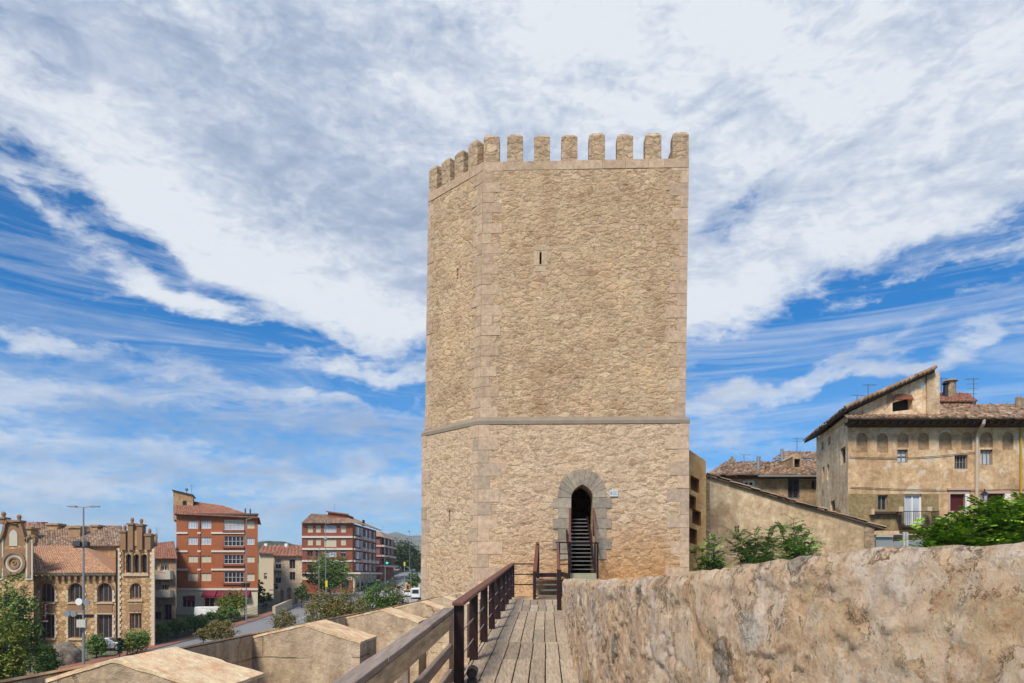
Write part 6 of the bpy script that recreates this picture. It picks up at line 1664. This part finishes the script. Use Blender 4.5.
# vehicles
def vehicle(name, label, cat, x, y, L, W, H, rot, mat, van=False, group=None):
    g = gz(y)+.03; t = thing(name, label, cat, (x, y, g), group)
    c, s = math.cos(rot), math.sin(rot)
    def T(p): return Vector((x+p[0]*c-p[1]*s, y+p[0]*s+p[1]*c, g+p[2]))
    if van: prof = [(-L/2, .35), (L/2, .35), (L/2, .95), (L/2-.25, 1.05), (L/2-.95, H-.15), (L/2-1.25, H), (-L/2+.1, H), (-L/2, H-.15)]
    else: prof = [(-L/2, .3), (L/2, .3), (L/2+.02, .62), (L/2-.1, .82), (L/2-1.15, .95), (L/2-1.85, H), (-L/2+1.0, H), (-L/2+.35, .98), (-L/2, .92)]
    w = MB(); n = len(prof)
    def ringy(yy, ins=0): return [T((p[0], yy*(1-(.12 if p[1] > 1.0 else 0)), p[1])) for p in prof]
    A, B = ringy(-W/2), ringy(W/2)
    w.add(A+B, [tuple(range(n)), tuple(range(2*n-1, n-1, -1))]+[(i, n+i, n+(i+1) % n, (i+1) % n) for i in range(n)])
    bo_ = w.build('body', mat, t, bevel=.05)
    gl = MB()
    if van: zz0, zz1 = 1.05, H-.2; sp_ = [(L/2-1.3, L/2-.75)] ; fr = ((L/2-.3, 1.1), (L/2-.88, H-.22))
    else: zz0, zz1 = .98, H-.08; sp_ = [(L/2-2.4, L/2-1.45), (-L/2+1.1, L/2-2.5)]; fr = ((L/2-1.2, .99), (L/2-1.78, H-.07))
    for sg_ in (-1, 1):
        for a_, b_ in sp_:
            yy = sg_*(W/2*.88+.012); yb3 = sg_*(W/2*.885+.02)
            gl.quad(T((a_, yb3+sg_*.06, zz0)), T((b_+.15, yb3+sg_*.06, zz0)), T((b_-.2, yy, zz1)), T((a_+.1, yy, zz1)))
    (xa, za), (xb3, zb3) = fr
    gl.quad(T((xa+.03, -W*.4, za)), T((xa+.03, W*.4, za)), T((xb3+.03, W*.37, zb3)), T((xb3+.03, -W*.37, zb3)))
    if not van: gl.quad(T((-L/2+.36, -W*.38, 1.02)), T((-L/2+.36, W*.38, 1.02)), T((-L/2+.93, W*.35, H-.07)), T((-L/2+.93, -W*.35, H-.07)))
    else: gl.quad(T((-L/2-.01, -W*.34, 1.1)), T((-L/2-.01, W*.34, 1.1)), T((-L/2-.01, W*.32, H-.3)), T((-L/2-.01, -W*.32, H-.3)))
    gl.build('windows', GLASS, t)
    for xx in (-L/2+.8, L/2-.85):
        for sg_ in (-1, 1):
            wh = MB(); wh.tube(T((xx, sg_*(W/2-.18), .33)), T((xx, sg_*(W/2+.02), .33)), .33, .33, 18); wo = wh.build('wheel', BLACKM, t)
            MB().tube(T((xx, sg_*(W/2+.02), .33)), T((xx, sg_*(W/2+.03), .33)), .19, .17, 12).build('hub', GREYM, wo)
    for sg_ in (-1, 1): MB().box(tuple(T((L/2-.02, sg_*W*.36, .68))-Vector((.06, .14, .06))), tuple(T((L/2-.02, sg_*W*.36, .68))+Vector((.06, .14, .06)))).build('headlight', GLASSP, t)
    return t
WPA = plain('white_car_paint', (.72, .73, .74), .3, var=.02); SPA = plain('silver_car_paint', (.36, .38, .40), .3, .4, .03); DPA = plain('dark_car_paint', (.05, .06, .09), .25, var=.03)
vehicle('parked_van', 'white van parked behind the hedge in front of the maroon shops', 'van', X(212, 113), 113, 4.8, 1.85, 1.9, R(4), WPA, True)
vehicle('parked_car', 'silver car parked in front of the palace between the round shrubs', 'car', X(109, 83.5), 83.5, 4.3, 1.75, 1.45, R(4), SPA, group='cars parked in the town')
vehicle('parked_car', 'white car parked behind the tree row at the left foot of the tower', 'car', X(407.5, 150), 150, 4.2, 1.8, 1.6, R(95), WPA, group='cars parked in the town')
vehicle('parked_van', 'white van standing just left of the tower foot above the fifth merlon', 'van', X(416, 146), 146, 5.0, 1.95, 2.2, R(95), WPA, True)
vehicle('parked_car', 'dark car parked by the second red brick block on the street', 'car', X(372, 172), 172, 4.3, 1.8, 1.45, R(95), DPA, group='cars parked in the town')

# two far walkers on the plaza
def person(label, px, d, seed, shirt):
    g = gz(d)+.18; b = Vector((X(px, d), d, g)); t = thing('person', label, 'person', tuple(b), 'people on the plaza')
    me = bpy.data.meshes.new('body'); rv = [(0,0,.95),(0,0,1.15),(0,0,1.38),(0,0,1.5),(0,-.02,1.6),(0,-.02,1.72),(.09,.05,.9),(.1,.12,.5),(.1,.28,.08),(.1,.16,.04),(-.09,-.02,.9),(-.1,-.14,.5),(-.1,-.16,.08),(-.1,-.28,.04),
          (.19,0,1.4),(.25,-.08,1.12),(.24,-.2,.9),(-.19,0,1.4),(-.25,.08,1.12),(-.24,.02,.88)]
    ed = [(0,1),(1,2),(2,3),(3,4),(4,5),(0,6),(6,7),(7,8),(8,9),(0,10),(10,11),(11,12),(12,13),(2,14),(14,15),(15,16),(2,17),(17,18),(18,19)]
    rad = [.14,.13,.15,.06,.08,.09,.09,.07,.045,.04,.09,.07,.045,.04,.06,.045,.035,.06,.045,.035]
    me.from_pydata(rv, ed, []); me.materials.append(shirt)
    o = bpy.data.objects.new('body', me); COL.objects.link(o); o.parent = t; o['_o'] = [0, 0, 0]
    o.modifiers.new('skin', 'SKIN'); me.skin_vertices.new() if not me.skin_vertices else None
    for v, r in zip(me.skin_vertices[0].data, rad): v.radius = (r, r)
    me.skin_vertices[0].data[0].use_root = True
    ss = o.modifiers.new('sub', 'SUBSURF'); ss.levels = 1; ss.render_levels = 1
person('distant person in dark clothing walking on the plaza right of the yellow sign', 334, 124, 1, plain('dark_clothing', (.03, .035, .05), .9))
person('distant person in pale clothing walking on the plaza', 337.5, 126, 2, plain('pale_clothing', (.4, .36, .32), .9))

# ================================================================== SKY, LIGHT, CAMERA
SUN_AZ = math.atan2(-.38, -.92); SUN_EL = R(48)
world = bpy.data.worlds.new('World'); scene.world = world; world.use_nodes = True
wt = NT(world.node_tree); bg = wt.n['Background']
sky = wt.new('ShaderNodeTexSky', sky_type='NISHITA'); sky.sun_disc = False; sky.sun_elevation = SUN_EL; sky.sun_rotation = SUN_AZ
sky.altitude = 900; sky.air_density = 1.0; sky.dust_density = .4; sky.ozone_density = 2.0
STR = .1
tc = wt.new('ShaderNodeTexCoord'); D = tc.outputs['Generated']
sp_ = wt.new('ShaderNodeSeparateXYZ'); wt.put(sp_.inputs[0], D)
dx_, dy_, dz_ = sp_.outputs
az = wt.m('ARCTAN2', dx_, dy_); el = wt.m('ARCSINE', dz_)
def azel(px, py):
    a = math.atan((px-CX)/F); e = math.atan((HOR-py)/F*math.cos(a)); return a, e
def blob(px, py, rx, ry, rot, amp, wa=None, we=None):
    a, e = azel(px, py); rx /= F; ry /= F; r = R(rot)   # rot>0 : falls to the right
    u = wt.m('SUBTRACT', wa or az, a); v = wt.m('SUBTRACT', we or el, e)
    c, s = math.cos(r), math.sin(r)
    uu = wt.m('ADD', wt.m('MULTIPLY', u, c/rx), wt.m('MULTIPLY', v, -s/rx))
    vv = wt.m('ADD', wt.m('MULTIPLY', u, s/ry), wt.m('MULTIPLY', v, c/ry))
    q_ = wt.m('ADD', wt.m('MULTIPLY', uu, uu), wt.m('MULTIPLY', vv, vv))
    return wt.m('MULTIPLY', wt.m('EXPONENT', wt.m('MULTIPLY', q_, -1.0)), amp)
# cloud-plane coordinates
zz = wt.m('ADD', wt.m('MAXIMUM', dz_, 0.0), .10)
cx_ = wt.m('DIVIDE', dx_, zz); cy_ = wt.m('DIVIDE', dy_, zz)
cmb = wt.new('ShaderNodeCombineXYZ'); wt.put(cmb.inputs[0], cx_); wt.put(cmb.inputs[1], cy_); CP = cmb.outputs[0]
def mp(vec, sc=(1, 1, 1), rot=0, loc=(0, 0, 0)):
    n = wt.new('ShaderNodeMapping'); wt.put(n.inputs[0], vec); n.inputs['Scale'].default_value = sc; n.inputs['Rotation'].default_value = (0, 0, R(rot)); n.inputs['Location'].default_value = loc; return n.outputs[0]
ae = wt.new('ShaderNodeCombineXYZ'); wt.put(ae.inputs[0], az); wt.put(ae.inputs[1], el); AE = ae.outputs[0]
# warp the placement so that cloud edges are ragged
wn = wt.noise(mp(AE, (5, 8, 1)), 1.0, 6, .6, .3, out=1)
ws = wt.new('ShaderNodeSeparateXYZ'); wt.put(ws.inputs[0], wn)
waz = wt.m('ADD', az, wt.m('MULTIPLY', wt.m('SUBTRACT', ws.outputs[0], .5), .22))
wel = wt.m('ADD', el, wt.m('MULTIPLY', wt.m('SUBTRACT', ws.outputs[1], .5), .14))
dens_list = [
    # big sheet
    (420, 30, 520, 130, 4, .95), (330, 170, 230, 110, 22, .9), (640, 60, 260, 110, 0, .6), (900, 90, 260, 90, -12, .5), (560, 250, 160, 110, 0, .5),
    (50, 125, 130, 40, 28, .75), (220, 232, 150, 46, 20, .75), (390, 300, 90, 26, 8, .7), (790, 225, 170, 50, -8, .7), (720, 290, 90, 36, -20, .6), (1010, 150, 120, 60, -20, .5),
    (165, 284, 60, 10, 14, .95), (80, 338, 170, 12, 6, 1.0), (350, 362, 110, 11, 5, .6), (60, 275, 70, 9, 8, .3), (40, 208, 90, 9, 18, .4),
    (180, 410, 280, 20, 3, .42), (150, 482, 420, 40, 0, .6), (30, 410, 60, 26, 0, .4), (300, 395, 120, 12, 5, .3),
    (770, 380, 130, 13, -6, .85), (700, 362, 40, 18, 20, .45), (740, 425, 90, 22, 0, .5), (950, 318, 130, 9, -12, .8), (900, 285, 110, 8, -14, .7), (1010, 345, 70, 8, -8, .6), (890, 366, 90, 7, -8, .6),
    (860, 520, 400, 30, 0, .5),
    (20, 60, 90, 36, 20, -.3), (90, 200, 100, 22, 24, -.45), (190, 262, 80, 12, 20, -.55), (70, 310, 260, 11, 5, -.55), (330, 345, 130, 8, 5, -.55), (300, 380, 170, 8, 5, -.5), (20, 245, 60, 30, 0, -.4),
    (755, 203, 62, 26, -20, -1.05), (930, 262, 130, 20, -18, -.6), (850, 340, 220, 24, -8, -.7), (900, 400, 130, 24, 0, -.45), (250, 372, 170, 9, 4, -.35), (700, 340, 30, 10, 0, -.3), (560, 350, 300, 30, 0, -.2),
]
tot = None
for b_ in dens_list:
    v = blob(*b_, waz, wel); tot = v if tot is None else wt.m('ADD', tot, v)
n1 = wt.noise(mp(CP, (.55, .9, 1), 20), 1.6, 10, .62, .6)
n2 = wt.noise(mp(AE, (9, 24, 1), -14), 1.0, 9, .66, .9)
n3 = wt.noise(mp(AE, (45, 95, 1), 20, (3, 1, 0)), 1.0, 5, .6, .4)
nn = wt.m('ADD', wt.m('MULTIPLY', n1, .7), wt.m('ADD', wt.m('MULTIPLY', n2, .9), wt.m('MULTIPLY', n3, .5)))
# outside the photographed part of the sky: generic broken cloud
front = wt.ramp(wt.m('ADD', wt.m('MULTIPLY', dy_, .5), .5), [(.55, .32), (.75, 0)])
dn_ = wt.m('ADD', wt.m('ADD', tot, front), wt.m('MULTIPLY', wt.m('SUBTRACT', nn, 1.06), 1.7))
cover = wt.ramp(dn_, [(.10, 0), (.32, .24), (.56, .62), (.84, .90), (1, .97)])
cir = wt.ramp(wt.noise(mp(AE, (2.6, 24, 1), 9, (2, 7, 0)), 1.0, 9, .68, 1.2), [(.44, 0), (.60, .30), (.76, .6)])
cover = wt.m('ADD', cover, wt.m('MULTIPLY', cir, wt.m('SUBTRACT', 1.0, cover)))
# shading of the cloud: thick grey-lavender parts against bright thin edges
shade_list = [(300, 60, 260, 90, 12, .30), (330, 190, 170, 50, 20, .38), (560, 200, 120, 70, 0, .3), (180, 435, 330, 20, 3, .75), (330, 420, 150, 14, 3, .4), (150, 500, 400, 9, 0, .45), (100, 465, 300, 8, 0, .4), (1000, 150, 160, 30, -15, .35), (740, 120, 90, 50, 0, .15), (30, 40, 120, 60, 0, .2), (120, 370, 120, 10, 5, .3),
              (90, 140, 140, 30, 28, -.35), (300, 300, 190, 40, 14, -.4), (680, 50, 220, 60, 0, -.3), (800, 270, 150, 40, -12, -.35), (30, 410, 60, 30, 0, -.5), (220, 455, 160, 5, 2, -.4), (250, 490, 260, 7, -1, -.45), (100, 545, 500, 12, 0, -.2), (160, 290, 60, 10, 12, -.5)]
st_ = None
for b_ in shade_list:
    v = blob(*b_, waz, wel); st_ = v if st_ is None else wt.m('ADD', st_, v)
ns = wt.noise(mp(AE, (7, 17, 1), -18, (5, 2, 0)), 1.0, 8, .62, .7)
shd = wt.m('ADD', wt.m('ADD', st_, .15), wt.m('MULTIPLY', wt.m('SUBTRACT', wt.m('ADD', ns, wt.m('MULTIPLY', n3, .45)), .725), 2.1))
ccol = wt.ramp(shd, [(0, (.74, .78, .83)), (.3, (.57, .63, .73)), (.65, (.41, .485, .62)), (1, (.31, .39, .53))])
ccol = wt.vm('SCALE', ccol, 1/STR)
skc = wt.mix(1, sky.outputs[0], (.10, .74, 1.22), 'MULTIPLY')
hs_n = wt.new('ShaderNodeHueSaturation'); wt.put(hs_n.inputs['Color'], skc); hs_n.inputs['Saturation'].default_value = 1.12; hs_n.inputs['Value'].default_value = 1.0
fin = wt.mix(cover, hs_n.outputs[0], ccol)
# thin veil towards the horizon
veil = wt.ramp(el, [(0, .55), (.16, .2), (.32, 0)])
fin = wt.mix(veil, fin, tuple(c/STR for c in (.42, .55, .74)))
wt.put(bg.inputs[0], fin); bg.inputs[1].default_value = STR
world.cycles.sampling_method = 'MANUAL'; world.cycles.sample_map_resolution = 512

sl_d = bpy.data.lights.new('sun', 'SUN'); sl_d.energy = 4.1; sl_d.angle = R(13); sl_d.color = (1, .91, .78)
so = bpy.data.objects.new('sun', sl_d); COL.objects.link(so)
sv = Vector((math.sin(SUN_AZ)*math.cos(SUN_EL), math.cos(SUN_AZ)*math.cos(SUN_EL), math.sin(SUN_EL)))
so.rotation_euler = sv.to_track_quat('Z', 'Y').to_euler(); so.location = (0, 0, 60)

hz = MB(); hz.box((-3900, -120, -14), (3900, 4150, 262))
hm_ = bpy.data.materials.new('haze_air'); hm_.use_nodes = True; ht = NT(hm_.node_tree)
ht.n.remove(ht.n['Principled BSDF']); pv = ht.new('ShaderNodeVolumePrincipled'); pv.inputs['Color'].default_value = (.80, .88, 1, 1); pv.inputs['Density'].default_value = .00016
ht.l.new(pv.outputs[0], ht.n['Material Output'].inputs['Volume'])
tag(hz.build('haze', hm_), kind='stuff')
cam = bpy.data.cameras.new('camera'); co = bpy.data.objects.new('camera', cam); COL.objects.link(co)
co.location = (0, 0, EYE); co.rotation_euler = (R(90), 0, 0)
cam.sensor_width = 36; cam.lens = 36*F/1024; cam.shift_y = (HOR-341.5)/1024; cam.clip_end = 9000; cam.clip_start = .05
scene.camera = co
scene.render.engine = 'CYCLES'
scene.render.resolution_x = 1024; scene.render.resolution_y = 683
vs_ = scene.view_settings; vs_.view_transform = 'Standard'; vs_.look = 'None'; vs_.gamma = 1; vs_.exposure = 0.15; vs_.use_curve_mapping = False
for o in bpy.data.objects:
    if '_o' in o: del o['_o']
